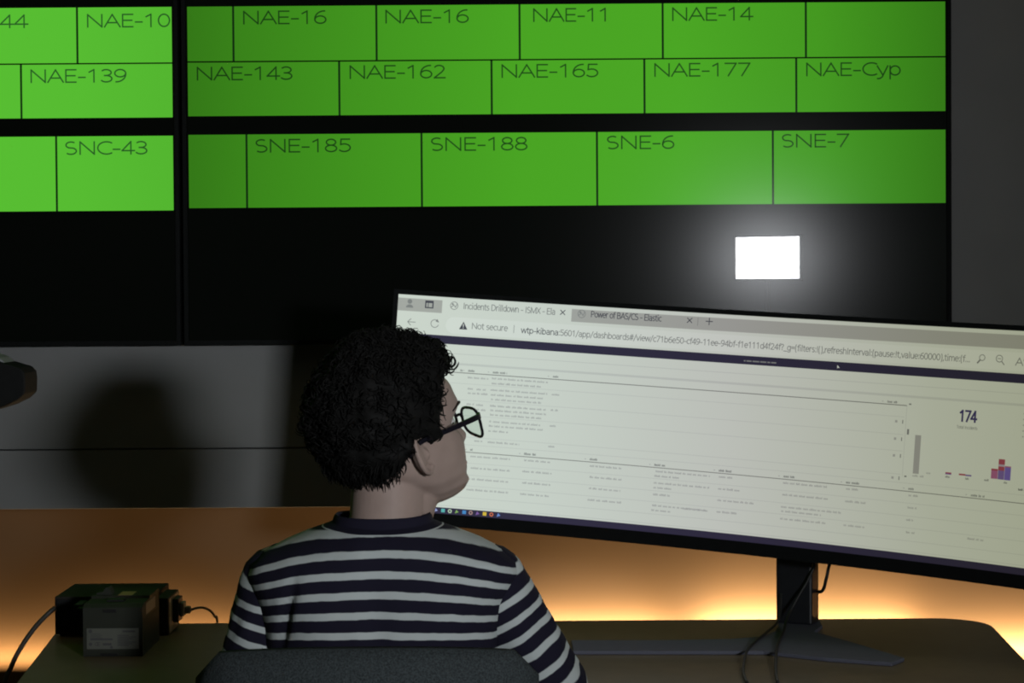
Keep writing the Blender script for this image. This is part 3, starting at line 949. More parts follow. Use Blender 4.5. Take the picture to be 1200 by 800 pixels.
MB().box((-0.663, GY0 - 0.0012, 0.8115), (-0.642, GY0 + 0.0005, 0.8165), 0.0003).build('front_slot', M['black'], mod)
MB().box((-0.668, GY0 - 0.0012, 0.7415), (-0.640, GY0 + 0.0005, 0.7455), 0.0003).build('latch', M['black'], mod)
MB().box((-0.664, GY0 + 0.03, GZ1 - 0.0045), (-0.636, GY0 + 0.052, GZ1 - 0.0008), 0.001).build('top_slot', M['black'], mod)
MB().box((-0.653, GY0 + 0.075, GZ1 - 0.0002), (-0.630, GY0 + 0.115, GZ1 + 0.0006)).build('yellow_tag', M['tag_yellow'], mod, label='yellowish sticker on top')
tb = MB()
tb.prism([(-0.690, GZ1), (-0.664, GZ1), (-0.666, GZ1 + 0.006), (-0.670, GZ1 + 0.0125), (-0.675, GZ1 + 0.0115), (-0.679, GZ1 + 0.005), (-0.690, GZ1 + 0.003)], GY0 + 0.08, GY0 + 0.105, axis='Y')
tb.build('release_tab', M['grey_plastic'], mod)
sv = MB()
for k in range(16):
    z = 0.748 + k * 0.0032
    sv.box((GX1 - 0.0003, GY0 + 0.015, z), (GX1 + 0.0008, GY1 - 0.015, z + 0.0014))
sv.build('side_grille', M['grey_plastic'], mod)
MB().box((GX1 - 0.0003, GY0 + 0.03, 0.803), (GX1 + 0.0008, GY1 - 0.04, 0.821)).build('side_label', M['label_paper'], mod)

adp = thing('power_adapter', 'narrow upright black power brick right of the black case', 'power adapter', (-0.60, 3.555, 0.74))
MB().box((-0.6135, 3.497, 0.7405), (-0.592, 3.605, 0.8045), 0.0012).build('body', M['case_black'], adp)
MB().box((-0.5918, 3.500, 0.743), (-0.5908, 3.602, 0.802)).build('side_panel', M['brick_grey'], adp)
MB().box((-0.5906, 3.532, 0.757), (-0.580, 3.575, 0.798), 0.002).build('socket', M['black'], adp)
pg = MB()
pg.box((-0.5798, 3.538, 0.766), (-0.572, 3.567, 0.790), 0.002)
pg.box((-0.5725, 3.545, 0.770), (-0.562, 3.560, 0.782), 0.002)
pg.build('plug', M['brick_grey'], adp)
t = MB().tube([(-0.5615, 3.5525, 0.776), (-0.553, 3.56, 0.7775), (-0.545, 3.575, 0.776), (-0.536, 3.60, 0.767), (-0.531, 3.625, 0.752), (-0.529, 3.64, 0.735), (-0.528, 3.645, 0.60)], 0.0022).build('cable', M['cable_grey'], smooth=True)
tag(t, 'thin cable curving from the power brick plug down over the desk edge', 'cable')
t = MB().tube([(BX0 + 0.004, BY0 - 0.012, 0.792), (-0.795, 3.478, 0.781), (-0.812, 3.46, 0.762), (-0.829, 3.44, 0.735), (-0.842, 3.42, 0.705), (-0.852, 3.40, 0.66), (-0.857, 3.38, 0.50)], 0.0042).build('cable', M['cable_grey'], smooth=True)
tag(t, 'thick cable drooping from the black case past the left desk end', 'cable')


# ------------------------------------------------------------------ dark wall unit at the left edge
spk = thing('speaker', 'dark rounded speaker with a pale rim below the left wall screen', 'speaker', (-1.153, 4.40, 1.14))
half = [(0.0, 1.078), (0.030, 1.079), (0.063, 1.0845), (0.095, 1.094), (0.122, 1.107), (0.1365, 1.1205), (0.1375, 1.150), (0.1360, 1.1635), (0.127, 1.1745), (0.091, 1.185), (0.05, 1.195), (0.0, 1.197)]
outl = [(-1.153 + x, z) for x, z in half] + [(-1.153 - x, z) for x, z in reversed(half[1:-1])]
MB().prism(outl, 4.27, 4.38, axis='Y', bev=0.004).build('body', M['black_matte'], spk)
cap = [(-1.153 + 0.092, 1.1852), (-1.153 + 0.080, 1.1955), (-1.153 + 0.05, 1.2065), (-1.153, 1.210), (-1.153 - 0.05, 1.2065), (-1.153 - 0.080, 1.1955), (-1.153 - 0.092, 1.1852), (-1.153 - 0.05, 1.1955), (-1.153, 1.1975), (-1.153 + 0.05, 1.1955)]
MB().prism(cap, 4.28, 4.37, axis='Y').build('rim', M['rim'], spk, label='pale rim on top')
MB().box((-1.183, 4.378, 1.11), (-1.123, 4.4695, 1.17), 0.004).build('bracket', M['black'], spk)


# ------------------------------------------------------------------ photographer's LED panel
LX, LY, LZ = PANEL
led = thing('video_light', 'bright LED panel on a black tripod stand, mirrored in the right wall screen', 'lamp', (LX, LY, 0.0))
LM = Matrix.Translation((LX, LY, LZ)) @ Matrix.Rotation(PANEL_TURN, 4, 'Z')
MB().box((-0.156, -0.045, -0.105), (0.156, -0.004, 0.105), 0.006, mtx=LM).build('housing', M['black'], led)
MB().box((-0.146, -0.0035, -0.0925), (0.146, -0.001, 0.0925), mtx=LM).build('diffuser', M['led'], led, label='glowing white diffuser')
MB().cyl((LX, LY - 0.025, 0.55), (LX, LY - 0.025, LZ - 0.10), 0.011).cyl((LX, LY - 0.025, 0.42), (LX, LY - 0.025, 0.95), 0.016).build('pole', M['black'], led)
for k in range(3):
    a = math.radians(90 + 120 * k + 25)
    MB().tube([(LX, LY - 0.025, 0.62), (LX + 0.42 * math.cos(a), LY - 0.025 + 0.42 * math.sin(a), 0.012)], 0.010, smooth=0).build('leg', M['black'], led)


# ------------------------------------------------------------------ office chair
CHX, CHY = -0.19, 2.80
chair = thing('office_chair', 'grey fabric office chair whose curved back top shows below the striped shirt', 'chair', (CHX, CHY, 0))
def rrect(hw, hd, r, n=6):
    return arc(hw - r, hd - r, r, 0, 90, n) + arc(-hw + r, hd - r, r, 90, 180, n) + arc(-hw + r, -hd + r, r, 180, 270, n) + arc(hw - r, -hd + r, r, 270, 360, n)
MB().prism([(CHX + x, CHY + 0.02 + y) for x, y in rrect(0.235, 0.235, 0.08)], 0.385, 0.438, bev=0.02).build('seat', M['chair_fabric'], chair, smooth=True, sharp=50)
NU, NV = 28, 22
def back_pt(i, j, side):
    u = -1 + 2 * i / NU
    v = j / NV
    top = 0.874 - 0.016 * abs(u) ** 2.2 - 0.03 * max(0, abs(u) - 0.86) / 0.14
    z = 0.50 + (top - 0.50) * v
    hw = 0.222 * (1 - 0.10 * (1 - v) ** 2)
    y = 2.585 + 0.055 * u * u - 0.03 * math.sin(v * PI) * 0.6 + 0.02 * (1 - v)
    th = 0.026 * (1 - max(0, abs(u) - 0.8) / 0.2 * 0.7) * (1 - max(0, v - 0.92) / 0.08 * 0.6)
    return (CHX + u * hw, y + side * th, z)
b = MB()
vs = [back_pt(i, j, s) for s in (-1, 1) for i in range(NU + 1) for j in range(NV + 1)]
fs = []
K = (NU + 1) * (NV + 1)
for i in range(NU):
    for j in range(NV):
        q = (i * (NV + 1) + j, (i + 1) * (NV + 1) + j, (i + 1) * (NV + 1) + j + 1, i * (NV + 1) + j + 1)
        fs.append(q)
        fs.append(tuple(K + k for k in q[::-1]))
ring = [i * (NV + 1) for i in range(NU + 1)] + [NU * (NV + 1) + j for j in range(1, NV + 1)] + [i * (NV + 1) + NV for i in range(NU - 1, -1, -1)] + [j for j in range(NV - 1, 0, -1)]
for a, c in zip(ring, ring[1:] + ring[:1]):
    fs.append((c, a, K + a, K + c))
b.add(vs, fs)
b.build('backrest', M['chair_fabric'], chair, smooth=True)
MB().tube([(CHX, CHY - 0.12, 0.37), (CHX, 2.60, 0.38), (CHX, 2.545, 0.46), (CHX, 2.55, 0.62)], 0.018).build('back_bar', M['black'], chair, smooth=True)
MB().box((CHX - 0.10, CHY - 0.12, 0.35), (CHX + 0.10, CHY + 0.12, 0.385), 0.008).build('seat_plate', M['black'], chair)
MB().cyl((CHX, CHY, 0.10), (CHX, CHY, 0.355), 0.025).cyl((CHX, CHY, 0.07), (CHX, CHY, 0.20), 0.032).build('gas_column', M['black'], chair)
for k in range(5):
    a = math.radians(18 + 72 * k)
    d = Vector((math.cos(a), math.sin(a), 0))
    c = Vector((CHX, CHY, 0))
    lg = MB().tube([c + d * 0.02 + Vector((0, 0, 0.10)), c + d * 0.16 + Vector((0, 0, 0.09)), c + d * 0.28 + Vector((0, 0, 0.07))], [0.026, 0.02, 0.015]).build('leg', M['black'], chair, smooth=True)
    n_ = Vector((-d.y, d.x, 0))
    p = c + d * 0.285 + Vector((0, 0, 0.0275))
    MB().cyl(p - n_ * 0.022, p - n_ * 0.004, 0.0272, bev=0.004).cyl(p + n_ * 0.004, p + n_ * 0.022, 0.0272, bev=0.004).cyl(p - n_ * 0.004, p + n_ * 0.004, 0.008).cyl(p + Vector((0, 0, 0.0)), p + Vector((0, 0, 0.045)), 0.006).build('caster', M['black'], lg)


# ------------------------------------------------------------------ the person
PX, PY = -0.181, 2.835
person = thing('person', 'person in a navy and white striped top and glasses, back turned, looking at the monitor', 'person', (PX, PY, 0))

EAR_L = Vector((0.0, -0.018, 0.088))                    # pivot in head space: x right, y to the face, z up from the chin
HEAD = Matrix.Translation((-0.168, 2.858, 1.101)) @ Matrix.Rotation(math.radians(-54), 4, 'Z') @ Matrix.Rotation(math.radians(16), 4, 'X') @ Matrix.Translation(-EAR_L)


def lerp(tab, x):
    if x <= tab[0][0]:
        return tab[0][1]
    for (a, p), (b, q) in zip(tab, tab[1:]):
        if x <= b:
            t = (x - a) / (b - a)
            t = t * t * (3 - 2 * t) * 0.5 + t * 0.5
            return p + (q - p) * t
    return tab[-1][1]


YF = [(0.0, 0.068), (0.006, 0.08), (0.016, 0.087), (0.028, 0.084), (0.044, 0.086), (0.062, 0.087), (0.085, 0.085), (0.104, 0.083), (0.122, 0.092), (0.135, 0.094), (0.155, 0.091), (0.175, 0.079), (0.192, 0.056), (0.205, 0.031), (0.211, 0.007), (0.2125, -0.009)]
YB = [(0.0, 0.010), (0.010, -0.002), (0.03, -0.025), (0.05, -0.058), (0.07, -0.080), (0.095, -0.095), (0.12, -0.102), (0.145, -0.102), (0.17, -0.090), (0.19, -0.068), (0.205, -0.042), (0.211, -0.022), (0.2125, -0.014)]
HWD = [(0.0, 0.024), (0.008, 0.036), (0.02, 0.048), (0.04, 0.060), (0.06, 0.066), (0.085, 0.070), (0.11, 0.073), (0.135, 0.075), (0.155, 0.072), (0.175, 0.062), (0.192, 0.046), (0.205, 0.025), (0.211, 0.009), (0.2125, 0.001)]


def gauss(d, s):
    return math.exp(-(d / s) ** 2)


def head_pt(z, th):
    """th = 0 at the face, growing to the person's right."""
    yf, yb, w = lerp(YF, z), lerp(YB, z), lerp(HWD, z)
    cy = yf * 0.36 + yb * 0.64 if z < 0.16 else (yf + yb) / 2
    c, s = math.cos(th), math.sin(th)
    e = 2.0 / (2.25 if c > 0 else 2.05)
    x = w * math.copysign(abs(s) ** e, s)
    y = cy + ((yf - cy) if c > 0 else (cy - yb)) * math.copysign(abs(c) ** e, c)
    if c > 0.15:
        k = min(1.0, (c - 0.15) / 0.3)
        ax = abs(x)
        nose = 0.0
        if 0.055 < z < 0.125:
            h = lerp([(0.055, 0.0), (0.063, 0.012), (0.069, 0.022), (0.075, 0.023), (0.09, 0.015), (0.108, 0.007), (0.125, 0.0)], z)
            wd = lerp([(0.055, 0.014), (0.068, 0.0125), (0.09, 0.009), (0.125, 0.008)], z)
            nose = h * gauss(ax, wd)
        y += k * nose
        y -= k * 0.011 * gauss(ax - 0.032, 0.016) * gauss(z - 0.106, 0.013)          # eye sockets
        y += k * 0.004 * gauss(ax - 0.030, 0.022) * gauss(z - 0.126, 0.008)          # brow ridge
        y += k * 0.006 * gauss(ax - 0.044, 0.018) * gauss(z - 0.078, 0.020)          # cheeks
        y += k * 0.005 * gauss(ax, 0.020) * (gauss(z - 0.047, 0.0045) + gauss(z - 0.037, 0.005))   # lips
        y -= k * 0.003 * gauss(ax, 0.022) * gauss(z - 0.0425, 0.0022)
        y -= k * 0.004 * gauss(ax, 0.025) * gauss(z - 0.028, 0.006)
    return Vector((x, y, z))


NZ, NT = 72, 96


def head_zs():
    return [0.2125 * (0.5 - 0.5 * math.cos(PI * i / NZ)) for i in range(NZ + 1)]


def grid_loft(fun):
    return [[fun(z, 2 * PI * j / NT) for j in range(NT)] for z in head_zs()]


def capsule(m, a, b, ra, rb, seg=36, squash=None):
    """Closed tapered limb from a to b with round ends; squash = (x, y) stretch across the limb."""
    a, b = Vector(a), Vector(b)
    d = (b - a)
    L = d.length
    q = d.to_track_quat('Z', 'Y').to_matrix().to_4x4()
    if squash:
        d_ = d.normalized()
        X = Vector((1, 0, 0)) - d_ * d_.x
        X.normalize()
        Y = d_.cross(X)
        q = Matrix(((X.x, Y.x, d_.x, 0), (X.y, Y.y, d_.y, 0), (X.z, Y.z, d_.z, 0), (0, 0, 0, 1)))
    sx, sy = squash or (1, 1)
    rings = []
    for k in range(7):
        an = PI / 2 * (1 - k / 6)
        rings.append((-ra * math.sin(an), max(ra * math.cos(an), 1e-4)))
    for k in range(1, 6):
        t = k / 6
        rings.append((L * t, ra + (rb - ra) * t))
    for k in range(7):
        an = PI / 2 * k / 6
        rings.append((L + rb * math.sin(an), max(rb * math.cos(an), 1e-4)))
    T = Matrix.Translation(a) @ q
    m.loft([[T @ Vector((r * sx * math.cos(2 * PI * j / seg), r * sy * math.sin(2 * PI * j / seg), z)) for j in range(seg)] for z, r in rings])


def fuse(m, voxel, smooth_it):
    """Voxel-union closed shapes into one continuous skin; returns vertices and faces."""
    me = bpy.data.meshes.new('fusing')
    me.from_pydata(m.v, [], m.f)
    bm = bmesh.new()
    bm.from_mesh(me)
    bmesh.ops.recalc_face_normals(bm, faces=bm.faces[:])
    bm.to_mesh(me)
    bm.free()
    o = bpy.data.objects.new('fusing', me)
    COL.objects.link(o)
    r = o.modifiers.new('remesh', 'REMESH')
    r.mode = 'VOXEL'
    r.voxel_size = voxel
    if smooth_it:
        s = o.modifiers.new('smooth', 'SMOOTH')
        s.factor, s.iterations = 0.5, smooth_it
    dg = bpy.context.evaluated_depsgraph_get()
    ev = o.evaluated_get(dg).to_mesh()
    vs = [v.co.copy() for v in ev.vertices]
    fs = [tuple(p.vertices) for p in ev.polygons]
    o.evaluated_get(dg).to_mesh_clear()
    bpy.data.objects.remove(o)
    bpy.data.meshes.remove(me)
    return vs, fs


SH = {1: Vector((-0.038, 2.842, 0.930)), -1: Vector((-0.328, 2.842, 0.930))}
MID = {1: Vector((0.034, 2.852, 0.810)), -1: Vector((-0.364, 2.852, 0.810))}
EL = {1: Vector((0.058, 2.872, 0.768)), -1: Vector((-0.374, 2.872, 0.768))}
WR = {1: Vector((-0.010, 3.095, 0.772)), -1: Vector((-0.322, 3.095, 0.772))}

body = MB()
# head
hr = grid_loft(lambda z, th: HEAD @ head_pt(z, th))
body.loft(hr)
# ears
for sx in (1, -1):
    EM = HEAD @ Matrix.Translation((sx * 0.073, -0.014, 0.089)) @ Matrix.Rotation(sx * math.radians(-68), 4, 'Z') @ Matrix.Rotation(math.radians(-8), 4, 'X') 
    # local ear space: x outwards/back across the ear, y = thickness, z up
    EM = HEAD @ Matrix.Translation((sx * 0.0725, -0.021, 0.090)) @ Matrix.Rotation(sx * math.radians(24), 4, 'Z') @ Matrix.Rotation(math.radians(10), 4, 'X')
    pts = []
    for k in range(15):
        t = k / 14
        an = math.radians(150 - 285 * t) if True else 0
        ry_, rz_ = 0.0165, 0.0285
        yy = -ry_ * math.sin(math.radians(20 + 200 * t)) - 0.002
        zz = rz_ * math.cos(math.radians(20 + 200 * t)) * (1.0 if t < 0.6 else 0.95)
        pts.append(EM @ Vector((sx * (0.008 + 0.004 * math.sin(PI * t)), yy, zz)))
    body.tube(pts, [0.0038, 0.0042, 0.0042, 0.004, 0.0052], seg=10, smooth=2)
    body.ball((0, -0.002, -0.0245), (0.0055, 0.0085, 0.0085), mtx=EM @ Matrix.Translation((sx * 0.006, 0, 0)))
    body.ball((0, 0, 0), (0.0055, 0.0150, 0.026), mtx=EM @ Matrix.Translation((sx * 0.003, -0.004, 0)))
    body.tube([EM @ Vector((sx * 0.009, -0.006, 0.014)), EM @ Vector((sx * 0.011, -0.010, 0.002)), EM @ Vector((sx * 0.010, -0.006, -0.012))], 0.003, seg=8)
    body.ball((sx * 0.006, 0.009, -0.004), (0.005, 0.005, 0.008), mtx=EM)
# neck and trunk
capsule(body, (PX + 0.004, 2.838, 0.965), HEAD @ Vector((0, -0.030, 0.070)), 0.054, 0.050)
capsule(body, (PX + 0.012, 2.85, 0.97), HEAD @ Vector((0, 0.015, 0.050)), 0.045, 0.038)
for sx in (1, -1):
    capsule(body, (PX + sx * 0.03, 2.838, 0.985), SH[sx] + Vector((-sx * 0.010, 0, 0.0)), 0.030, 0.036)
    capsule(body, (PX + sx * 0.055, 2.832, 0.90), (PX + sx * 0.05, 2.825, 0.62), 0.082, 0.080, squash=(1.05, 0.98))
    capsule(body, (PX + sx * 0.085, 2.815, 0.535), (PX + sx * 0.12, 3.20, 0.535), 0.078, 0.054)
    capsule(body, (PX + sx * 0.12, 3.21, 0.53), (PX + sx * 0.13, 3.20, 0.11), 0.050, 0.034)
    capsule(body, (PX + sx * 0.13, 3.18, 0.055), (PX + sx * 0.14, 3.33, 0.04), 0.034, 0.026)
    capsule(body, SH[sx], MID[sx], 0.044, 0.037)
    capsule(body, MID[sx], EL[sx], 0.037, 0.032)
    capsule(body, EL[sx], WR[sx], 0.033, 0.022, squash=(1, 0.9))
    # hand resting on the desk, fingers curled
    f = (WR[sx] - EL[sx]).normalized()
    f = Vector((f.x * 0.6, f.y, -0.10)).normalized()
    rt = f.cross(Vector((0, 0, 1))).normalized()
    up = rt.cross(f)
    w0 = WR[sx] + Vector((0, 0, 0.0))
    def hp(a, b, c):
        return w0 + f * a + rt * b + up * c
    for b0 in (-0.022, -0.008, 0.008, 0.022):
        capsule(body, hp(0.005, b0 * 0.55, 0.001), hp(0.078, b0, 0.001), 0.0135, 0.0105, 12)
    for b0, L, sp in ((-0.030, 0.060, -0.10), (-0.0105, 0.074, -0.03), (0.0105, 0.080, 0.03), (0.031, 0.070, 0.09))[::sx]:
        L0, L1, L2 = L * 0.46, L * 0.31, L * 0.23
        p0 = hp(0.080, b0, 0.001)
        p1 = hp(0.080 + L0, b0 + sp * L0, -0.002)
        p2 = hp(0.080 + L0 + L1 * 0.9, b0 + sp * (L0 + L1), -0.012)
        p3 = hp(0.080 + L0 + L1 * 0.9 + L2 * 0.75, b0 + sp * L, -0.024)
        capsule(body, p0, p1, 0.0090, 0.0082, 12)
        capsule(body, p1, p2, 0.0082, 0.0074, 12)
        capsule(body, p2, p3, 0.0074, 0.0062, 12)
    ts = -sx
    t0, t1, t2, t3 = hp(0.022, ts * 0.020, -0.004), hp(0.050, ts * 0.043, -0.010), hp(0.078, ts * 0.053, -0.013), hp(0.099, ts * 0.050, -0.017)
    capsule(body, t0, t1, 0.0125, 0.0105, 12)
    capsule(body, t1, t2, 0.0105, 0.009, 12)
    capsule(body, t2, t3, 0.009, 0.0075, 12)
bv, bf = fuse(body, 0.0026, 5)
put('body', bv, bf, [M['skin']], person, True)

# eyes, brows and lips
for sx in (1, -1):
    e = MB()
    ec = Vector((sx * 0.031, 0.0610, 0.106))
    e.ball(ec, 0.0118, 20, 0, HEAD)
    e.ball(ec + Vector((0, 0.0086, 0)), (0.0055, 0.0036, 0.0055), 14, 1, HEAD)
    e.build('eye', [M['eye_white'], M['iris']], person, True)
    b = MB()
    b.tube([HEAD @ (head_pt(z, th) + Vector((0, 0.001, 0))) for th, z in ((sx * 0.20, 0.1235), (sx * 0.36, 0.1275), (sx * 0.55, 0.129), (sx * 0.80, 0.1255))], [0.0016, 0.0024, 0.002, 0.0010], seg=8)
    b.build('eyebrow', M['brow'], person, True)
lp = MB()
for z, r in ((0.0468, 0.0030), (0.0380, 0.0038)):
    lp.tube([HEAD @ (head_pt(z, th) + Vector((0, -0.0012, 0))) for th in (-0.34, -0.2, -0.07, 0.07, 0.2, 0.34)], [0.0008, r, r, r, 0.0008], seg=8)
lp.build('lips', M['lip'], person, True)

# hair: a lumpy cap grown off the scalp plus many small curls
ZB = [(-0.12, 0.056), (-0.085, 0.056), (-0.068, 0.060), (-0.050, 0.072), (-0.038, 0.088), (-0.030, 0.100), (-0.018, 0.108), (-0.006, 0.106), (0.001, 0.092), (0.010, 0.090), (0.018, 0.112), (0.026, 0.135), (0.038, 0.160), (0.054, 0.172), (0.075, 0.178), (0.1, 0.180)]


def hair_t(p):
    m = (p.z - lerp(ZB, p.y)) / 0.016
    if m <= 0:
        return -0.004
    m = min(1.0, m)
    m = m * m * (3 - 2 * m)
    top = lerp([(0.05, 0.010), (0.08, 0.015), (0.11, 0.022), (0.15, 0.030), (0.19, 0.043), (0.2125, 0.050)], p.z)
    front = lerp([(-0.11, 1.0), (-0.02, 0.95), (0.02, 0.62), (0.05, 0.55), (0.09, 0.62)], p.y)
    if p.z > 0.17:
        front = max(front, 0.85)
    t = top * front
    q = p * 62
    t += 0.007 * m * noise.noise(q) + 0.0035 * noise.noise(q * 2.3)
    return -0.004 + (t + 0.004) * m


HC = Vector((0, -0.012, 0.105))
cap_pts = []
for z in head_zs():
    row = []
    for j in range(NT):
        p = head_pt(z, 2 * PI * j / NT)
        d = (p - HC)
        d = Vector((d.x, d.y, d.z * 0.8)).normalized()
        row.append(p + d * hair_t(p))
    cap_pts.append(row)
hm = MB()
hm.loft([[HEAD @ p for p in r] for r in cap_pts])
rh = random.Random(5)
seeds = []
for i, r in enumerate(cap_pts):
    z = head_zs()[i]
    for j, p in enumerate(r):
        b = head_pt(z, 2 * PI * j / NT)
        if (p - b).length > 0.009 and p.z > b.z - 0.05 and hair_t(b) > 0.008:
            seeds.append((p, b))
for k in range(4200):
    p, b = seeds[rh.randrange(len(seeds))]
    d = (p - HC).normalized()
    big = p.z > 0.15 or (p.z > 0.125 and p.y < -0.03)
    low = b.z < 0.10
    t = d.orthogonal().normalized()
    t = (Matrix.Rotation(rh.uniform(0, 2 * PI), 3, d) @ t)
    if low:
        t = (Vector((0, -0.1, -1)) - d * d.dot(Vector((0, -0.1, -1)))).normalized()
    R_ = rh.uniform(0.004, 0.0085) if big else rh.uniform(0.002, 0.0035)
    turns = rh.uniform(0.8, 1.6) if big else rh.uniform(0.3, 0.6)
    adv = rh.uniform(0.006, 0.016) if big else rh.uniform(0.008, 0.02)
    ax = (t + d * rh.uniform(0.0, 0.6)).normalized() if big else t
    u_ = ax.cross(d).normalized()
    v_ = ax.cross(u_)
    ph = rh.uniform(0, 2 * PI)
    c0 = p - d * rh.uniform(0.002, 0.006) if big else p - d * 0.002
    pts = []
    for s in range(10):
        f_ = s / 9
        an = ph + turns * 2 * PI * f_
        pts.append(HEAD @ (c0 + ax * (adv * f_) + (u_ * math.cos(an) + v_ * math.sin(an)) * R_))
    r0 = rh.uniform(0.0007, 0.0013)
    hm.tube(pts, [r0, r0, r0 * 0.4], seg=4, smooth=0)
# the ringlets that stand clear of the forehead
for (x, y, z, R_, a0, tilt) in ((0.020, 0.098, 0.182, 0.0095, 0.4, 0.3), (0.024, 0.094, 0.186, 0.007, 2.0, -0.2), (0.010, 0.098, 0.190, 0.008, 1.0, 0.1), (0.036, 0.082, 0.178, 0.006, 0.0, 0.5), (0.0, 0.10, 0.185, 0.008, 2.6, 0.0)):
    for q in range(3):
        pts = []
        for s in range(16):
            an = a0 + q * 0.25 + s / 15 * 5.2
            pts.append(HEAD @ Vector((x + 0.004 * s / 15 + 0.0015 * q, y + R_ * math.cos(an) * 1.0, z + R_ * math.sin(an) + tilt * 0.004 * s / 15)))
        hm.tube(pts, [0.0013, 0.0013, 0.0006], seg=5, smooth=0)
hm.build('hair', M['hair'], person, True)

# striped top: trunk and two sleeves, each with its own run of stripes
PITCH = 0.0264


class Cloth(MB):
    def __init__(self):
        super().__init__()
        self.s = []

    def rings(self, rings, stripes, cap0=False, cap1=False):
        n = len(rings[0])
        k = len(self.v)
        for r, s in zip(rings, stripes):
            self.v += [tuple(p) for p in r]
            self.s += s
        for i in range(len(rings) - 1):
            for j in range(n):
                j2 = (j + 1) % n
                self.f.append((k + i * n + j, k + i * n + j2, k + (i + 1) * n + j2, k + (i + 1) * n + j))
                self.i.append(0)


RT = [  # half width, half depth, centre y, z, drop at the sides
    (0.0620, 0.0590, 2.838, 1.014, -0.002), (0.0650, 0.0620, 2.838, 1.0165, -0.002), (0.0680, 0.0645, 2.838, 1.012, -0.003), (0.0700, 0.0670, 2.838, 1.003, -0.005),
    (0.0800, 0.0760, 2.838, 0.998, -0.006), (0.1050, 0.0870, 2.838, 0.988, -0.007), (0.1340, 0.0960, 2.838, 0.978, -0.005), (0.1630, 0.1040, 2.838, 0.966, -0.002),
    (0.1820, 0.1090, 2.838, 0.953, 0.002), (0.1870, 0.1120, 2.838, 0.938, 0.004), (0.1820, 0.1140, 2.836, 0.920, 0.002), (0.1720, 0.1150, 2.834, 0.895, 0.0),
    (0.1640, 0.1150, 2.832, 0.865, 0), (0.1600, 0.1150, 2.830, 0.83, 0), (0.1580, 0.1150, 2.830, 0.76, 0), (0.1600, 0.1180, 2.828, 0.68, 0), (0.168, 0.122, 2.826, 0.60, 0), (0.172, 0.118, 2.822, 0.52, 0)]
rt = []
for (p, q) in zip(RT, RT[1:]):
    for k in range(5):
        t = k / 5
        rt.append(tuple(a + (b - a) * t for a, b in zip(p, q)))
rt.append(RT[-1])
cl = Cloth()
NS = 120
rings, strs = [], []
for i, (a, b, cy, z, dr) in enumerate(rt):
    ring, ss = [], []
    for j in range(NS):
        th = 2 * PI * j / NS
        c, s = math.cos(th), math.sin(th)
        e = 2 / 2.3
        x = a * math.copysign(abs(c) ** e, c)
        y = b * math.copysign(abs(s) ** e, s)
        zz = z - dr * abs(c) ** 2.2
        wr = 0.0
        if 15 < i:
            wr = 0.0035 * noise.noise(Vector((x * 16, zz * 9, 3.1 + y * 8))) + 0.0015 * noise.noise(Vector((x * 40, zz * 20, y * 20)))
            # shoulder-blade volume and the crease running down inside the left arm
            if s < 0:
                wr += 0.006 * gauss(abs(x) - 0.085, 0.05) * gauss(zz - 0.90, 0.05)
                wr -= 0.006 * gauss(x, 0.018) * gauss(zz - 0.86, 0.10)
                wr -= 0.012 * gauss(x + 0.128 - (zz - 0.88) * 0.25, 0.007) * gauss(zz - 0.885, 0.05)
        n_ = Vector((x / a, y / b, 0)).normalized()
        p = Vector((PX + x, cy + y, zz)) + n_ * wr
        k_ = 0.010 + 0.018 * max(0, min(1, (zz - 0.84) / 0.12))
        q = zz + k_ * (abs(x) / 0.165) ** 2.6
        q += 0.0015 * noise.noise(Vector((x * 12, zz * 5, 9)))
        if s > 0:
            q += 0.0
        st = (q - 0.9725) / PITCH + 0.2 + 40
        if i <= 15:
            st = 40.7
        elif i <= 20:
            st = 40.7 + 0 * st
        ring.append(p)
        ss.append(st)
    rings.append(ring)
    strs.append(ss)
cl.rings(rings, strs)
for sx in (1, -1):
    path = [SH[sx] + Vector((-sx * 0.032, 0, -0.016)), SH[sx], SH[sx].lerp(MID[sx], 0.5), MID[sx], EL[sx], EL[sx].lerp(WR[sx], 0.25) , EL[sx].lerp(WR[sx], 0.6), WR[sx] - (WR[sx] - EL[sx]).normalized() * 0.012]
    rad = [0.032, 0.046, 0.050, 0.0465, 0.045, 0.040, 0.034, 0.028]
    pts = catmull(path, 9)
    n = len(pts)
    rings, strs = [], []
    dist, refv = 0.0, Vector((0, 1, 0.2))
    for i, p in enumerate(pts):
        if i:
            dist += (p - pts[i - 1]).length
        u = i / (n - 1) * (len(rad) - 1)
        k = min(int(u), len(rad) - 2)
        r = rad[k] + (rad[k + 1] - rad[k]) * (u - k)
        t = (pts[min(i + 1, n - 1)] - pts[max(i - 1, 0)]).normalized()
        a = (refv - t * refv.dot(t)).normalized()
        b = t.cross(a)
        ring, ss = [], []
        for j in range(40):
            th = 2 * PI * j / 40
            d = a * math.cos(th) * 1.12 + b * math.sin(th)
            w_ = 1 + 0.06 * noise.noise(p * 26 + d * 2.2) + 0.03 * noise.noise(p * 60 + d * 4)
            ring.append(p + d * r * w_)
            ss.append(dist / PITCH + 0.30 + 0.12 * noise.noise(p * 9 + d))
        rings.append(ring)
        strs.append(ss)
    cl.rings(rings, strs)
shirt = put('shirt', cl.v, cl.f, [M['shirt']], person, True)
at = shirt.data.attributes.new('stripe', 'FLOAT', 'POINT')
at.data.foreach_set('value', cl.s)

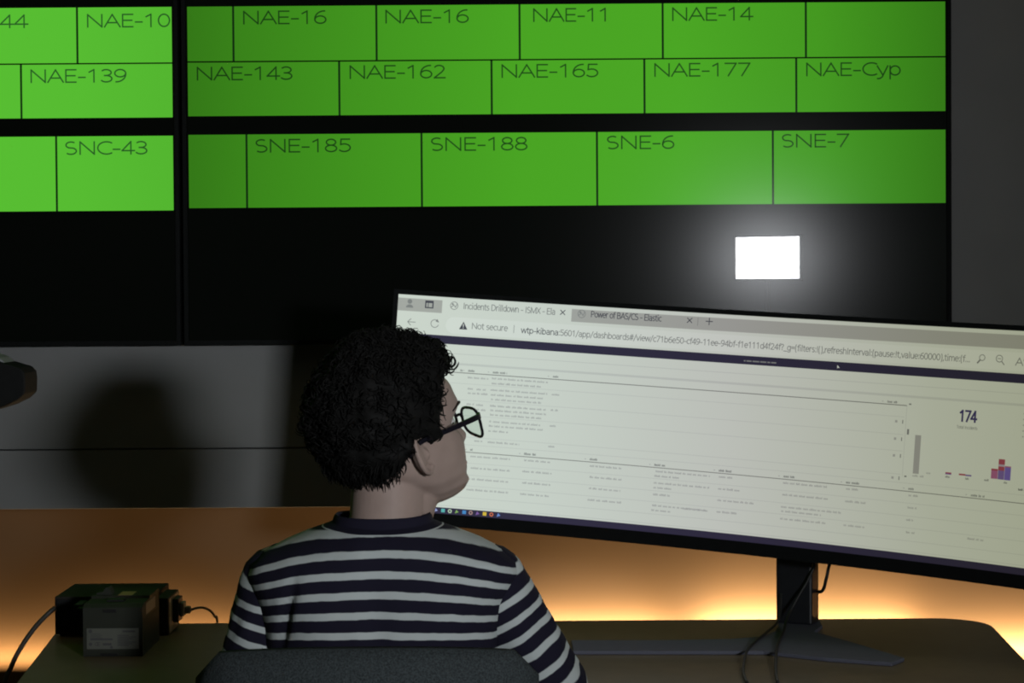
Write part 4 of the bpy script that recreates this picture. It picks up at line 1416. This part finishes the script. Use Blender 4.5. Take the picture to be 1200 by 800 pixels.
tr = MB()
for sx in (1, -1):
    capsule(tr, (PX + sx * 0.06, 2.822, 0.60), (PX + sx * 0.075, 2.82, 0.54), 0.098, 0.094)
    capsule(tr, (PX + sx * 0.085, 2.815, 0.545), (PX + sx * 0.12, 3.205, 0.54), 0.088, 0.064)
    capsule(tr, (PX + sx * 0.12, 3.21, 0.53), (PX + sx * 0.13, 3.20, 0.13), 0.061, 0.050)
tv, tf = fuse(tr, 0.008, 3)
put('trousers', tv, tf, [M['trousers']], person, True)
for sx in (1, -1):
    s_ = MB()
    capsule(s_, (PX + sx * 0.13, 3.17, 0.047), (PX + sx * 0.14, 3.35, 0.038), 0.046, 0.036, squash=(1, 1))
    capsule(s_, (PX + sx * 0.13, 3.18, 0.06), (PX + sx * 0.13, 3.19, 0.11), 0.045, 0.044)
    sv_, sf_ = fuse(s_, 0.006, 2)
    sv_ = [Vector((v.x, v.y, max(v.z, 0.003))) for v in sv_]
    put('shoe', sv_, sf_, [M['shoe']], person, True)

# glasses
gl = thing('glasses', 'black framed glasses worn by the person in the striped top', 'glasses', tuple(HEAD @ Vector((0, 0.09, 0.108))))
fr = MB()
def lens_outline(sx, grow=0.0, n=28):
    out = []
    for k in range(n):
        an = 2 * PI * k / n
        c, s = math.cos(an), math.sin(an)
        x = (0.0265 + grow) * math.copysign(abs(c) ** 0.62, c)
        z = (0.0205 + grow) * math.copysign(abs(s) ** 0.62, s)
        z -= 0.003 * (x * sx / 0.0265) if s < 0 else 0
        x0 = sx * 0.0345 + x
        y0 = 0.1030 - 0.008 * (abs(x0) / 0.066) ** 2
        out.append(Vector((x0, y0, 0.0955 + z)))
    return out
for sx in (1, -1):
    o_ = lens_outline(sx)
    fr.tube([HEAD @ p for p in o_ + o_[:2]], 0.0021, seg=8, smooth=0)
fr.tube([HEAD @ Vector((-0.009, 0.1028, 0.100)), HEAD @ Vector((0, 0.1050, 0.103)), HEAD @ Vector((0.009, 0.1028, 0.100))], 0.0022, seg=8)
fr.build('frame', M['glasses'], gl, True)
for sx in (1, -1):
    o_ = lens_outline(sx, -0.001)
    lm = MB()
    lm.loft([[HEAD @ (p + Vector((0, dy, 0))) for p in o_] for dy in (-0.0006, 0.0006)])
    lm.build('lens', M['lens'], gl)
    tp = MB()
    q0 = [Vector((sx * 0.0610, 0.0968, 0.1080)), Vector((sx * 0.0695, 0.090, 0.1080)), Vector((sx * 0.0755, 0.05, 0.1080)), Vector((sx * 0.0785, 0.005, 0.1080)), Vector((sx * 0.0790, -0.020, 0.1065)), Vector((sx * 0.077, -0.040, 0.0935))]
    cp = catmull(q0, 5)
    tp.loft([[HEAD @ (p + Vector((dx * 0.0015, 0, dz * (0.0042 - 0.0014 * k / (len(cp) - 1))))) for dx, dz in ((-1, -1), (1, -1), (1, 1), (-1, 1))] for k, p in enumerate(cp)])
    tp.build('temple', M['glasses'], gl)
